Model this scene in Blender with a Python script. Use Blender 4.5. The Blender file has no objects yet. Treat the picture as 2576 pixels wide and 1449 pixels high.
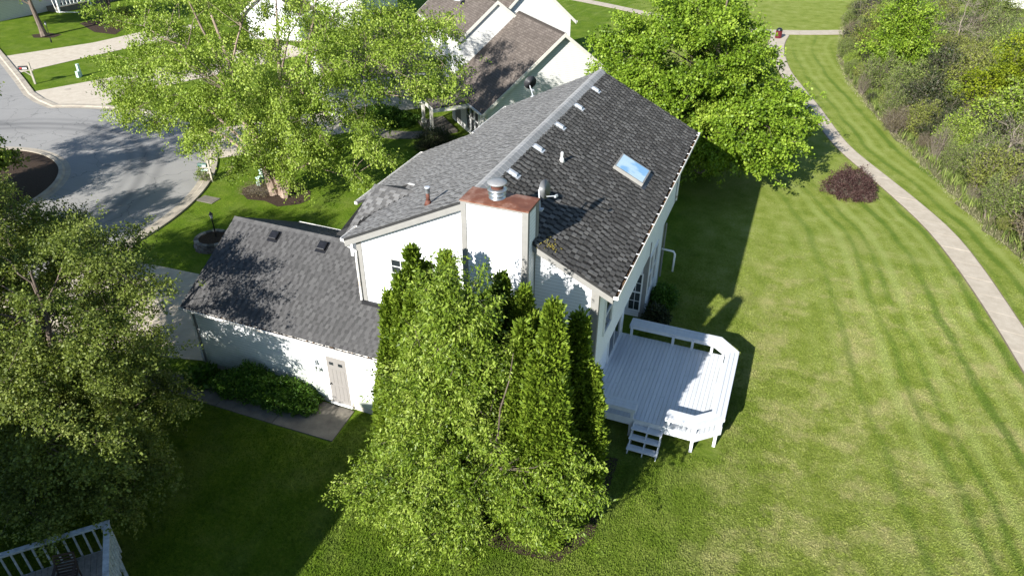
import bpy, math, random
import numpy as np
from mathutils import Matrix, Vector
R_=math.radians
scene=bpy.context.scene; col=scene.collection
# ---------------------------------------------------------------- camera
PITCH,YAW,ROLL,FPX,CAMH=R_(32.711),R_(21.596),R_(0.272),1804.5,17.413
fw=np.array([-math.sin(YAW)*math.cos(PITCH),math.cos(YAW)*math.cos(PITCH),-math.sin(PITCH)])
rt=np.array([math.cos(YAW),math.sin(YAW),0.]); up=np.cross(rt,fw)
rt,up=rt*math.cos(ROLL)+up*math.sin(ROLL),up*math.cos(ROLL)-rt*math.sin(ROLL)
cd=bpy.data.cameras.new('camera'); cam=bpy.data.objects.new('camera',cd); col.objects.link(cam)
cam.matrix_world=Matrix(((rt[0],up[0],-fw[0],0),(rt[1],up[1],-fw[1],0),(rt[2],up[2],-fw[2],CAMH),(0,0,0,1)))
cd.sensor_width=36; cd.lens=FPX/2576*36; cd.clip_start=.1; cd.clip_end=3000
scene.camera=cam
# ---------------------------------------------------------------- light
SUN_EL,SUN_AZ=28.0,76.5      # the sun's light travels towards azimuth SUN_AZ (from +X to +Y)
w=bpy.data.worlds.new('World'); scene.world=w; w.use_nodes=True
nt=w.node_tree; bg=nt.nodes['Background']; sky=nt.nodes.new('ShaderNodeTexSky')
sky.sky_type='NISHITA'; sky.sun_disc=False; sky.sun_elevation=R_(SUN_EL)
sx,sy=-math.cos(R_(SUN_AZ)),-math.sin(R_(SUN_AZ))
sky.sun_rotation=math.atan2(sx,sy); sky.air_density=1.0; sky.dust_density=.1; sky.ozone_density=2.0
nt.links.new(sky.outputs[0],bg.inputs[0]); bg.inputs[1].default_value=.078
sd=bpy.data.lights.new('sun','SUN'); sd.energy=5.0; sd.angle=R_(.55); sd.color=(1,.965,.91)
so=bpy.data.objects.new('sun',sd); col.objects.link(so)
dv=Vector((math.cos(R_(SUN_EL))*math.cos(R_(SUN_AZ)),math.cos(R_(SUN_EL))*math.sin(R_(SUN_AZ)),-math.sin(R_(SUN_EL))))
so.rotation_euler=dv.to_track_quat('-Z','Y').to_euler(); so.location=(-20,-60,60)
vs=scene.view_settings; vs.view_transform='Standard'; vs.look='None'; vs.exposure=1.14; vs.gamma=1
scene.cycles.max_bounces=6; scene.cycles.diffuse_bounces=3; scene.cycles.transmission_bounces=4; scene.cycles.transparent_max_bounces=4

# measured photo pixels (2576 px wide copy) -> real ground position
def G(x,y,z=0.):
    d=rt*(x-1288)-up*(y-724.5)+fw*FPX; t=(z-CAMH)/d[2]; return (d[0]*t,d[1]*t,z)
def GP(L,z=0.): return [G(x,y,z) for x,y in L]

# ---------------------------------------------------------------- helpers
def tag(o,label=None,cat=None,group=None,kind=None):
    if label: o['label']=label
    if cat: o['category']=cat
    if group: o['group']=group
    if kind: o['kind']=kind
    return o
def empty(name,loc=(0,0,0),rz=0,label=None,cat=None,group=None):
    o=bpy.data.objects.new(name,None); col.objects.link(o); o.location=loc; o.rotation_euler=(0,0,rz); o.empty_display_size=.3
    return tag(o,label,cat,group)
def link_mesh(name,me,mats,parent=None,smooth=False):
    for m in (mats if isinstance(mats,(list,tuple)) else [mats]): me.materials.append(m)
    if smooth: me.polygons.foreach_set('use_smooth',[True]*len(me.polygons))
    o=bpy.data.objects.new(name,me); col.objects.link(o)
    if parent:
        o.parent=parent
        if parent.type=='EMPTY': o.matrix_parent_inverse=(Matrix.Translation(parent.location)@Matrix.Rotation(parent.rotation_euler.z,4,'Z')).inverted()
    return o
class MB:
    def __init__(s): s.v=[];s.f=[];s.t=[];s.m=[]
    def face(s,pts,tint=.5,mi=0):
        n=len(s.v); s.v+= [tuple(map(float,p)) for p in pts]; s.f.append(tuple(range(n,n+len(pts)))); s.t.append(tint); s.m.append(mi)
    def mesh(s,V,F,tint=.5,mi=0):
        n=len(s.v); s.v+=[tuple(map(float,p)) for p in V]
        for f in F: s.f.append(tuple(i+n for i in f)); s.t.append(tint); s.m.append(mi)
    def box(s,a,b,tint=.5,mi=0,ax=None,o=(0,0,0)):
        "box from corner a to corner b, in frame (o, ax)"
        c=[(x,y,z) for z in (a[2],b[2]) for x,y in ((a[0],a[1]),(b[0],a[1]),(b[0],b[1]),(a[0],b[1]))]
        if ax is not None: c=[tuple(np.array(o)+p[0]*np.array(ax[0])+p[1]*np.array(ax[1])+p[2]*np.array(ax[2])) for p in c]
        s.mesh(c,[(0,3,2,1),(4,5,6,7),(0,1,5,4),(1,2,6,5),(2,3,7,6),(3,0,4,7)],tint,mi)
    def prism(s,poly,z0,z1,tint=.5,mi=0):
        n=len(poly); V=[(p[0],p[1],z0) for p in poly]+[(p[0],p[1],z1) for p in poly]
        s.mesh(V,[tuple(range(n-1,-1,-1)),tuple(range(n,2*n))]+[(i,(i+1)%n,(i+1)%n+n,i+n) for i in range(n)],tint,mi)
    def ext(s,poly,d,tint=.5,mi=0):
        "extrude a 3-D polygon by vector d"
        n=len(poly); P=[np.array(p,float) for p in poly]; d=np.array(d,float)
        s.mesh(P+[p+d for p in P],[tuple(range(n-1,-1,-1)),tuple(range(n,2*n))]+[(i,(i+1)%n,(i+1)%n+n,i+n) for i in range(n)],tint,mi)
    def beam(s,a,b,wd,ht,tint=.5,mi=0,upv=(0,0,1)):
        a=np.array(a,float);b=np.array(b,float);d=b-a;L=np.linalg.norm(d);d/=L
        u=np.array(upv,float); sdv=np.cross(d,u); sdv/=np.linalg.norm(sdv)+1e-9; u=np.cross(sdv,d)
        s.box((0,-wd/2,-ht/2),(L,wd/2,ht/2),tint,mi,(d,sdv,u),a)
    def tube(s,pts,rad,n=6,tint=.5,mi=0,cap=True):
        P=[np.array(p,float) for p in pts]; k=len(P)
        if not hasattr(rad,'__len__'): rad=[rad]*k
        V=[];ref=None
        for i in range(k):
            d=P[min(i+1,k-1)]-P[max(i-1,0)]; d/=np.linalg.norm(d)+1e-9
            if ref is None: ref=np.array((1.,0,0)) if abs(d[0])<.8 else np.array((0,1.,0))
            a=np.cross(d,ref); a/=np.linalg.norm(a)+1e-9; b=np.cross(d,a); ref=np.cross(a,d)
            for j in range(n):
                t=2*math.pi*j/n; V.append(P[i]+rad[i]*(math.cos(t)*a+math.sin(t)*b))
        F=[(i*n+j,i*n+(j+1)%n,(i+1)*n+(j+1)%n,(i+1)*n+j) for i in range(k-1) for j in range(n)]
        if cap: F+=[tuple(range(n-1,-1,-1)),tuple(range((k-1)*n,k*n))]
        s.mesh(V,F,tint,mi)
    def lathe(s,c,prof,n=16,tint=.5,mi=0,ax=None):
        "profile of (r,z) about the axis through c"
        V=[]
        for r,z in prof:
            for j in range(n):
                t=2*math.pi*j/n; p=(r*math.cos(t),r*math.sin(t),z)
                if ax is not None: p=p[0]*np.array(ax[0])+p[1]*np.array(ax[1])+p[2]*np.array(ax[2])
                V.append(np.array(c,float)+np.array(p))
        k=len(prof); F=[(i*n+j,i*n+(j+1)%n,(i+1)*n+(j+1)%n,(i+1)*n+j) for i in range(k-1) for j in range(n)]
        F+=[tuple(range(n-1,-1,-1)),tuple(range((k-1)*n,k*n))]
        s.mesh(V,F,tint,mi)
    def build(s,name,mats,parent=None,smooth=False,kind=None):
        me=bpy.data.meshes.new(name); me.from_pydata(s.v,[],s.f); 
        a=me.attributes.new('tint','FLOAT','FACE'); a.data.foreach_set('value',s.t)
        if isinstance(mats,(list,tuple)): me.polygons.foreach_set('material_index',s.m)
        me.update()
        o=link_mesh(name,me,mats,parent,smooth)
        if kind: o['kind']=kind
        return o
def quads_mesh(V,F,tint):
    me=bpy.data.meshes.new('leafage'); nv=len(V); nf=len(F); k=F.shape[1]
    me.vertices.add(nv); me.vertices.foreach_set('co',V.astype(np.float32).ravel())
    me.loops.add(nf*k); me.loops.foreach_set('vertex_index',F.astype(np.int32).ravel())
    me.polygons.add(nf); me.polygons.foreach_set('loop_start',np.arange(0,nf*k,k,dtype=np.int32)); me.polygons.foreach_set('loop_total',np.full(nf,k,np.int32))
    a=me.attributes.new('tint','FLOAT','FACE'); a.data.foreach_set('value',tint.astype(np.float32))
    me.update(calc_edges=True); return me
# ---------------------------------------------------------------- materials
class N:
    def __init__(s,name,rough=.8,spec=.3):
        s.m=bpy.data.materials.new(name); s.m.use_nodes=True; s.t=s.m.node_tree; s.b=s.t.nodes['Principled BSDF']
        s.b.inputs['Roughness'].default_value=rough; s.b.inputs['Specular IOR Level'].default_value=spec
    def n(s,typ,ins={},**kw):
        x=s.t.nodes.new('ShaderNode'+typ)
        for k,v in kw.items(): setattr(x,k,v)
        for k,v in ins.items(): s.put(x,k,v)
        return x
    def put(s,x,k,v):
        if hasattr(v,'is_output') or isinstance(v,bpy.types.NodeSocket): s.t.links.new(v,x.inputs[k])
        else: x.inputs[k].default_value=v
    def co(s): return s.n('TexCoord').outputs['Object']
    def noise(s,scale,detail=3,rough=.55,vec=None,dist=0):
        x=s.n('TexNoise',{'Scale':scale,'Detail':detail,'Roughness':rough,'Distortion':dist,'Vector':vec or s.co()}); return x.outputs['Fac']
    def ramp(s,fac,stops):
        x=s.n('ValToRGB',{'Fac':fac}); e=x.color_ramp.elements
        while len(e)<len(stops): e.new(.5)
        for i,(p,c) in enumerate(stops): e[i].position=p; e[i].color=(*c,1) if len(c)==3 else c
        return x.outputs['Color']
    def mix(s,f,a,b,bt='MIX'):
        x=s.n('Mix',data_type='RGBA',blend_type=bt)
        for k,v in ((0,f),(6,a),(7,b)):
            if isinstance(v,tuple) and len(v)==3: v=(*v,1)
            s.put(x,k,v)
        return x.outputs[2]
    def math(s,op,a,b=0.,c=None):
        x=s.n('Math',operation=op); s.put(x,0,a); s.put(x,1,b)
        if c is not None: s.put(x,2,c)
        return x.outputs[0]
    def attr(s,nm): return s.n('Attribute',attribute_name=nm).outputs['Fac']
    def base(s,c): s.put(s.b,'Base Color',(*c,1) if isinstance(c,tuple) and len(c)==3 else c)
    def bump(s,h,st=.3,d=.02):
        x=s.n('Bump',{'Strength':st,'Distance':d,'Height':h}); s.t.links.new(x.outputs[0],s.b.inputs['Normal'])
def weathered(name,c,var=.12,rough=.6,scale=6,spec=.3,metal=0,dirt=None):
    k=N(name,rough,spec); n1=k.noise(scale,5,.6); d=tuple(x*(1-var) for x in c); l=tuple(min(1,x*(1+var)) for x in c)
    cc=k.ramp(n1,[(.3,d),(.7,l)])
    if dirt:
        n2=k.noise(scale*.4,6,.7); f=k.ramp(n2,[(.55,(0,0,0)),(.72,(1,1,1))]); cc=k.mix(f,cc,dirt)
    k.base(cc); k.bump(k.noise(scale*8,3),.15,.01); k.b.inputs['Metallic'].default_value=metal; return k.m
def siding(name,c,pitch=.115,stain=None,lap_shadow=.8):
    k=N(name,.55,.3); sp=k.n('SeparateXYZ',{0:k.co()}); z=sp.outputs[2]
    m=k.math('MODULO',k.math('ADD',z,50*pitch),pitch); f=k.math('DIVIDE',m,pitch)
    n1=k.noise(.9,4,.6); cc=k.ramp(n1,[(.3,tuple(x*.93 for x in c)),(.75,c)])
    edge=k.math('LESS_THAN',f,.09); cc=k.mix(k.math('MULTIPLY',edge,lap_shadow),cc,tuple(x*.45 for x in c))  # shadow line under each lap painted into the siding colour
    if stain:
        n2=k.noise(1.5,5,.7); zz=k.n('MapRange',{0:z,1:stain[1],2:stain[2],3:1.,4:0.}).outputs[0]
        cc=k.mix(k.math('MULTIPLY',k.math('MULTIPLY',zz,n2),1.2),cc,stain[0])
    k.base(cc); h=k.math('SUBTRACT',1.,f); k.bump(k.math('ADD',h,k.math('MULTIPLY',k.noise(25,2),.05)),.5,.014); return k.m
def tinted(name,stops,rough=.9,sc=30,bs=.3,spec=.2,big=None):
    "colour chosen per piece by the face attribute, speckled"
    k=N(name,rough,spec); t=k.attr('tint'); n1=k.noise(sc,4,.7); f=k.math('ADD',t,k.math('MULTIPLY',k.math('SUBTRACT',n1,.5),.35))
    cc=k.ramp(f,stops)
    if big:
        n2=k.noise(big[0],4,.6); cc=k.mix(k.ramp(n2,[(.5,(0,0,0)),(.7,(1,1,1))]),cc,big[1])
    k.base(cc); k.bump(n1,bs,.01); return k.m
def leafmat(name,stops,trans=.35,rough=.5):
    k=N(name,rough,.25); t=k.attr('tint'); cc=k.ramp(t,stops); k.base(cc)
    tr=k.n('BsdfTranslucent',{'Color':k.mix(1.,cc,(1.25,1.3,.55),'MULTIPLY')}); mx=k.n('MixShader',{0:trans,1:k.b.outputs[0],2:tr.outputs[0]})
    out=k.t.nodes['Material Output']; k.t.links.new(mx.outputs[0],out.inputs[0]); return k.m
def barkmat(name,a,b,sc=6):
    k=N(name,.9,.1); v=k.n('Mapping',{'Vector':k.co(),'Scale':(1,1,.25)}).outputs[0]; n=k.noise(sc,6,.7,v); k.base(k.ramp(n,[(.3,a),(.7,b)])); k.bump(n,.8,.03); return k.m

M={}
# grass: two mown lawns, mower stripes follow the distance from the footpath (attribute computed on the mesh)
k=N('grass',.95,.1); k.b.inputs['Specular IOR Level'].default_value=.05
v=k.co(); big=k.noise(.16,4,.6,v); mid=k.noise(.9,5,.65,v); fine=k.noise(9,4,.75,v); vf=k.noise(34,3,.8,v); dst=k.attr('dist'); wob=k.math('ADD',dst,k.math('MULTIPLY',k.noise(.16,2,.5,v),1.1)); s1=k.math('SINE',k.math('MULTIPLY',wob,7.4)); s2=k.math('SINE',k.math('ADD',k.math('MULTIPLY',wob,3.1),.8)); stp=k.math('MULTIPLY',k.math('ADD',k.math('MULTIPLY',s1,.62),k.math('MULTIPLY',s2,.5)),k.math('MULTIPLY',k.attr('smask'),k.ramp(k.noise(.22,4,.65,v),[(.3,(.5,.5,.5)),(.58,(1.1,1.1,1.1))]))); lush=k.attr('lush'); dry=k.attr('dry')
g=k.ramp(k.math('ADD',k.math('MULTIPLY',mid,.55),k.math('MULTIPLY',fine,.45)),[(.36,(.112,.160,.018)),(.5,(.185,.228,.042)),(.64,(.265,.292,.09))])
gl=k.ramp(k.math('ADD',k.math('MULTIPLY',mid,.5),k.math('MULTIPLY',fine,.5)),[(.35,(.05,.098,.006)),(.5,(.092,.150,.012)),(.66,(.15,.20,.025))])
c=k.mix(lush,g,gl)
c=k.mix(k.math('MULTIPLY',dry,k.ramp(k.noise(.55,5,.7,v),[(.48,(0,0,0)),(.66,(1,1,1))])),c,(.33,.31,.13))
sm=k.math('ADD',.5,k.math('MULTIPLY',stp,.5))
c=k.mix(k.math('MULTIPLY',k.ramp(sm,[(.5,(0,0,0)),(.95,(1,1,1))]),.5),c,(.29,.34,.10))
c=k.mix(k.math('MULTIPLY',k.ramp(sm,[(.05,(1,1,1)),(.38,(0,0,0))]),.72),c,(.08,.14,.018))
c=k.mix(.55,c,k.ramp(vf,[(.3,(.35,.35,.35)),(.5,(.5,.5,.5)),(.72,(.72,.72,.68))]),'OVERLAY')
k.base(c); k.bump(k.math('ADD',k.math('MULTIPLY',vf,.6),fine),.9,.05); M['grass']=k.m
def concrete(name,a,b,joint=None,sc=2.):
    k=N(name,.9,.2); n1=k.noise(sc,6,.65); n2=k.noise(40,3,.8); cc=k.ramp(n1,[(.3,a),(.7,b)]); cc=k.mix(.35,cc,k.ramp(n2,[(.35,(.38,.38,.38)),(.65,(.62,.62,.62))]),'OVERLAY')
    k.base(cc); k.bump(n2,.2,.006); return k.m
M['path']=concrete('path concrete',(.36,.31,.24),(.46,.405,.325))
M['drive']=concrete('driveway concrete',(.42,.36,.28),(.53,.47,.38))
M['kerb']=concrete('kerb concrete',(.27,.235,.19),(.44,.39,.31),sc=1.6)
M['walk']=concrete('walk concrete',(.11,.10,.085),(.20,.18,.145))
k=N('asphalt',.9,.25); n1=k.noise(.25,5,.6); n2=k.noise(45,3,.8); sw=k.noise(.6,3,.5,k.n('Mapping',{'Vector':k.co(),'Rotation':(0,0,.5),'Scale':(.15,2.5,1)}).outputs[0])
cc=k.ramp(n1,[(.3,(.235,.228,.215)),(.7,(.285,.277,.262))]); cc=k.mix(k.ramp(sw,[(.58,(0,0,0)),(.75,(.5,.5,.5))]),cc,(.13,.13,.13)); vd=k.n('VectorMath',{0:k.co(),1:(-43.8,22.2,0)},operation='DISTANCE').outputs['Value']; rn=k.math('SINE',k.math('MULTIPLY',k.math('ADD',vd,k.math('MULTIPLY',k.noise(.12,2),1.5)),7.)); band=k.n('MapRange',{0:k.math('ABSOLUTE',k.math('SUBTRACT',vd,11.0)),1:.5,2:1.6,3:.55,4:0.}).outputs[0]; cc=k.mix(k.math('MULTIPLY',band,k.math('ADD',.6,k.math('MULTIPLY',rn,.4))),cc,(.10,.10,.10))
crk=k.n('TexVoronoi',{'Scale':.35,'Vector':k.n('VectorMath',{0:k.co(),1:k.n('TexNoise',{'Scale':1.2,'Detail':3,'Vector':k.co()}).outputs['Color']},operation='ADD').outputs[0]},feature='DISTANCE_TO_EDGE').outputs['Distance']; cc=k.mix(k.math('MULTIPLY',k.math('LESS_THAN',crk,.006),.5),cc,(.05,.05,.05))
cc=k.mix(.5,cc,k.ramp(n2,[(.3,(.36,.36,.36)),(.7,(.64,.64,.64))]),'OVERLAY'); k.base(cc); k.bump(n2,.3,.008); M['asphalt']=k.m
k=N('mulch',.95,.1); n1=k.noise(7,5,.7); n2=k.noise(30,4,.8); k.base(k.ramp(n2,[(.3,(.02,.014,.01)),(.5,(.055,.038,.028)),(.7,(.13,.095,.07))])); k.bump(n2,1,.05); M['mulch']=k.m
k=N('dry edge grass',.95,.1); n2=k.noise(12,5,.8); k.base(k.ramp(n2,[(.3,(.05,.06,.02)),(.5,(.13,.13,.06)),(.68,(.34,.30,.17))])); k.bump(n2,1,.08); M['scrub']=k.m
M['dirt']=concrete('joint dirt',(.12,.10,.07),(.2,.17,.12))
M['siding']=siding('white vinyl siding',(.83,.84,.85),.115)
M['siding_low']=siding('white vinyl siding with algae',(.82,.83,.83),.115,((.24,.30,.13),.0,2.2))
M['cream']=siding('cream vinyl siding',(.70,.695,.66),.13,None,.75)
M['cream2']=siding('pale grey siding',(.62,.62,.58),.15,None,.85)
M['trim']=weathered('warm grey wood trim',(.235,.228,.212),.07,.7,4,.2)
M['white']=weathered('white painted trim',(.78,.77,.74),.06,.5,5)
M['creamtrim']=weathered('cream fascia paint',(.60,.58,.51),.06,.5,4)
M['gutter']=weathered('white aluminium gutter',(.76,.74,.70),.08,.4,6,.5,0,(.35,.25,.16))
M['debris']=tinted('rotting leaf debris',[(.0,(.01,.009,.008)),(.5,(.06,.04,.025)),(1,(.2,.12,.06))],.95,40,1)
M['found']=concrete('foundation concrete',(.42,.38,.31),(.56,.52,.44))
M['door']=weathered('beige painted door',(.24,.225,.21),.04,.5,3)
M['black']=weathered('black metal',(.012,.012,.014),.3,.35,8,.5)
M['dark']=weathered('dark grey plastic',(.035,.036,.04),.2,.45,8,.4)
M['dishgrey']=weathered('dish grey',(.13,.135,.14),.1,.4,9,.5)
M['mbgreen']=weathered('green enamel',(.04,.10,.085),.15,.4,9,.5)
M['steel']=weathered('galvanised steel',(.36,.38,.39),.15,.35,9,.6,.8)
M['ltmetal']=weathered('grey painted metal',(.26,.26,.26),.1,.45,7,.5,.2)
k=N('rusted chimney pan',.65,.35); n1=k.noise(2.2,6,.6); n2=k.noise(14,4,.7); cc=k.ramp(n1,[(.3,(.105,.038,.022)),(.5,(.155,.06,.034)),(.62,(.25,.14,.10)),(.75,(.10,.034,.02))]); cc=k.mix(k.ramp(n2,[(.5,(0,0,0)),(.75,(.5,.5,.5))]),cc,(.16,.05,.03)); k.base(cc); k.bump(n2,.2,.01); M['rust']=k.m
M['rustpipe']=weathered('rusty pipe',(.13,.05,.035),.4,.7,14,.3)
M['ventw']=weathered('pale vent plastic',(.40,.42,.44),.05,.4,10,.4)
M['pvc']=weathered('white pipe',(.8,.79,.76),.05,.4,8)
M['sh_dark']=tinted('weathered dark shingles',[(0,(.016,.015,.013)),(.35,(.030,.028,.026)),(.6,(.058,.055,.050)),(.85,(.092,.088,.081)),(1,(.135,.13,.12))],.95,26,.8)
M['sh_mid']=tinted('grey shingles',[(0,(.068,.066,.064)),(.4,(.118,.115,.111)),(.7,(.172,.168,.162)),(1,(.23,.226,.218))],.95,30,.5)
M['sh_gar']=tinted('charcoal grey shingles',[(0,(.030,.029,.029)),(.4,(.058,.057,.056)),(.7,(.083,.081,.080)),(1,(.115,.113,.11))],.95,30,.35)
M['ridge']=tinted('pale ridge shingles',[(0,(.24,.238,.232)),(.5,(.27,.268,.262)),(1,(.30,.298,.292))],.9,18,.4)
M['felt']=weathered('roof underlay',(.03,.03,.03),.2,.95)
M['moss']=weathered('yellow moss',(.16,.13,.02),.5,.95,20)
M['flash']=weathered('dark step flashing',(.02,.02,.022),.3,.6)
k=N('brown shingles',.95,.2); br=k.n('TexBrick',{'Vector':k.n('TexCoord').outputs['UV'],'Color1':(.09,.074,.063,1),'Color2':(.14,.118,.102,1),'Mortar':(.06,.05,.043,1),'Scale':1.,'Mortar Size':.012,'Brick Width':.3,'Row Height':.16,'Bias':.1}); n1=k.noise(.7,5,.7); n2=k.noise(30,3,.8)
cc=k.mix(.3,br.outputs[0],k.ramp(n1,[(.3,(.3,.3,.3)),(.7,(.7,.7,.7))]),'OVERLAY'); cc=k.mix(.4,cc,k.ramp(n2,[(.3,(.35,.35,.35)),(.7,(.65,.65,.65))]),'OVERLAY'); k.base(cc); k.bump(br.outputs['Fac'],-.6,.02); M['brown']=k.m
k=N('deck boards',.6,.3); n1=k.noise(3,5,.6,k.n('Mapping',{'Vector':k.co(),'Scale':(3,.4,1)}).outputs[0]); t=k.attr('tint'); n3=k.noise(22,4,.8)
cc=k.ramp(k.math('ADD',k.math('MULTIPLY',n1,.75),k.math('MULTIPLY',t,.25)),[(.25,(.52,.535,.555)),(.55,(.58,.60,.62)),(.8,(.63,.64,.66))]); cc=k.mix(k.ramp(n3,[(.66,(0,0,0)),(.76,(.6,.6,.6))]),cc,(.28,.24,.2)); vo=k.n('TexVoronoi',{'Scale':1.9,'Vector':k.co()}); kn=k.math('MULTIPLY',k.math('LESS_THAN',vo.outputs['Distance'],.045),k.math('GREATER_THAN',k.n('SeparateXYZ',{0:vo.outputs['Color']}).outputs[0],.45)); cc=k.mix(kn,cc,(.05,.045,.04)); k.base(cc); k.bump(n1,.2,.01); M['deck']=k.m
M['oldwood']=weathered('grey weathered paint on wood',(.34,.37,.38),.22,.8,9,.2,0,(.16,.16,.13))
M['oldfloor']=weathered('bare grey deck boards',(.20,.19,.17),.25,.85,10,.2)
M['chair']=weathered('brown patio chair frame',(.045,.03,.022),.25,.5,10)
M['stone']=tinted('grey wall stones',[(0,(.08,.075,.07)),(.5,(.16,.15,.14)),(1,(.27,.25,.23))],.9,14,.7)
M['maroon']=weathered('maroon coated steel',(.085,.006,.012),.15,.4,9,.5)
M['pale']=weathered('pale green plastic',(.46,.60,.52),.08,.5,6)
M['post']=weathered('weathered post',(.36,.33,.27),.2,.85,10)
M['red']=weathered('red vinyl',(.35,.02,.02),.1,.5)
M['tan']=weathered('tan brick front',(.50,.42,.36),.15,.8,8)
k=N('window glass',.06,.6); k.base(k.ramp(k.noise(1.3,2),[(.4,(.02,.025,.028)),(.7,(.06,.065,.065))])); M['glass']=k.m
k=N('skylight glass',.08,.8); k.base(k.ramp(k.noise(1.1,2,.5,None,.6),[(.42,(.22,.42,.62)),(.5,(.45,.60,.68)),(.58,(.5,.64,.72))])); k.b.inputs['Coat Weight'].default_value=.6; M['skyglass']=k.m
k=N('lamp glass',.1,.5); k.base((.55,.57,.55)); M['lampglass']=k.m
M['leafA']=leafmat('maple leaves',[(0,(.07,.125,.008)),(.5,(.16,.255,.018)),(1,(.30,.40,.05))],.28)
M['leafB']=leafmat('birch leaves',[(0,(.09,.14,.014)),(.5,(.20,.285,.032)),(1,(.36,.44,.085))],.28)
M['leafC']=leafmat('cherry leaves',[(0,(.055,.095,.008)),(.5,(.145,.215,.018)),(1,(.30,.37,.07))],.25,.48)
M['leafD']=leafmat('olive crown leaves',[(0,(.06,.085,.013)),(.5,(.13,.168,.028)),(1,(.245,.285,.07))],.33)
M['cedar']=leafmat('cedar sprays',[(0,(.05,.085,.006)),(.5,(.115,.175,.012)),(1,(.21,.28,.028))],.22,.6)
M['hedge']=leafmat('shrub leaves',[(0,(.03,.075,.008)),(.5,(.065,.14,.014)),(1,(.12,.21,.025))],.25)
M['darkbush']=leafmat('dark shrub leaves',[(0,(.014,.022,.008)),(.5,(.03,.042,.014)),(1,(.07,.075,.03))],.15)
M['purple']=leafmat('purple leaves',[(0,(.03,.014,.014)),(.5,(.07,.034,.032)),(1,(.14,.09,.075))],.2,.6)
M['sage']=leafmat('grey green leaves',[(0,(.055,.085,.018)),(.5,(.135,.18,.04)),(1,(.26,.31,.085))],.3,.7)
M['olive']=leafmat('yellow olive leaves',[(0,(.08,.10,.016)),(.5,(.16,.185,.035)),(1,(.28,.30,.07))],.3,.7)
M['russet']=leafmat('russet twig leaves',[(0,(.05,.04,.022)),(.5,(.12,.095,.05)),(1,(.20,.18,.09))],.2,.8)
M['yellowleaf']=leafmat('yellow green leaves',[(0,(.08,.11,.006)),(.5,(.19,.24,.012)),(1,(.34,.38,.03))],.4)
M['bark']=barkmat('grey brown bark',(.06,.045,.035),(.20,.16,.13))
M['barkb']=barkmat('pale peeling bark',(.13,.09,.065),(.38,.30,.24))
M['twig']=barkmat('pale twigs',(.14,.115,.09),(.30,.26,.21))
M['blade']=leafmat('grass blades',[(0,(.07,.12,.02)),(.5,(.14,.20,.04)),(1,(.26,.30,.1))],.3,.7)
M['dryblade']=leafmat('dry blades',[(0,(.10,.13,.04)),(.5,(.26,.25,.14)),(1,(.42,.38,.25))],.3,.8)
# ================================================================ GROUND
PL=np.array([(18,-8),(15.2,5),(12.6,16),(10.4,26.4),(9.9,29.8),(9.05,34),(8.0,38.3),(6.1,42.7),(3.05,49.1),(1.17,56.2),(-.6,61.5),(-1.7,66),(-2.9,72),(-3.4,76),(-3.2,79.3)])
PR=np.array([(19.6,-8),(16.7,5),(14,16),(11.6,26.4),(10.9,29.8),(10.2,34),(9.2,38.6),(7.15,43),(3.95,49.3),(2.15,56.3),(.5,61.8),(-.65,65.6),(-1.5,71),(-1.9,75),(-1.6,79)])
PC=(PL+PR)/2
def pdist(X,Y,P):
    best=np.full(X.shape,1e9); sg=np.zeros(X.shape)
    for a,b in zip(P[:-1],P[1:]):
        d=b-a; L2=d@d; t=np.clip(((X-a[0])*d[0]+(Y-a[1])*d[1])/L2,0,1); dx=X-a[0]-t*d[0]; dy=Y-a[1]-t*d[1]; q=np.hypot(dx,dy)
        s_=np.sign(d[0]*dy-d[1]*dx); m=q<best; best=np.where(m,q,best); sg=np.where(m,s_,sg)
    return best*sg      # >0 on the house side
def lawn_attrs(me,X,Y):
    D=pdist(X,Y,PC); wig=np.interp(Y,[-1500,0,45,62,75,1500],[1,1,1,.8,.5,.5])
    sm=np.where(D>0,np.clip((9.5-D)/4.5,.12,1)*np.clip((46-Y)/6,0,1),np.clip((9-np.abs(D))/3,0,1))*wig
    sm=np.where(X<-12,0,sm); sm=np.where((Y>80)&(X>-30),.25,sm)
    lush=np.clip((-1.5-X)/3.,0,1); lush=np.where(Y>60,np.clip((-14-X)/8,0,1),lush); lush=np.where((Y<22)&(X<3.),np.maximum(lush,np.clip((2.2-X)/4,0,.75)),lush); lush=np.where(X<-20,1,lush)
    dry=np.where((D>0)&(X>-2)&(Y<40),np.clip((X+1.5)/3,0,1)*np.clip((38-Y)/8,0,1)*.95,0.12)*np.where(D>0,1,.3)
    for nm,a in (('dist',D),('smask',sm),('lush',lush),('dry',dry)):
        t=me.attributes.new(nm,'FLOAT','POINT'); t.data.foreach_set('value',a.astype(np.float32).ravel())
def lawn():
    out=[45,60,90,150,300,700,1500]
    xs=np.array([-v for v in reversed([110,140,200,350,700,1500])]+list(np.arange(-100,40,.7))+out); ys=np.array([-1500,-700,-300,-120,-50,-25]+list(np.arange(-10,130,.7))+[140,170,240,400,800,1500])
    X,Y=np.meshgrid(xs,ys); V=np.stack([X,Y,np.zeros_like(X)],-1).reshape(-1,3); nx=len(xs); ny=len(ys)
    i=np.arange(nx*ny).reshape(ny,nx); F=np.stack([i[:-1,:-1],i[:-1,1:],i[1:,1:],i[1:,:-1]],-1).reshape(-1,4)
    me=quads_mesh(V,F,np.zeros(len(F)))
    lawn_attrs(me,X,Y)
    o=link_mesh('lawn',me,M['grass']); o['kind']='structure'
lawn()
def sheet(name,poly,z,mat,kind='structure'):
    b=MB(); b.face([(p[0],p[1],z) for p in poly]); return b.build(name,mat,kind=kind)
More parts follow.
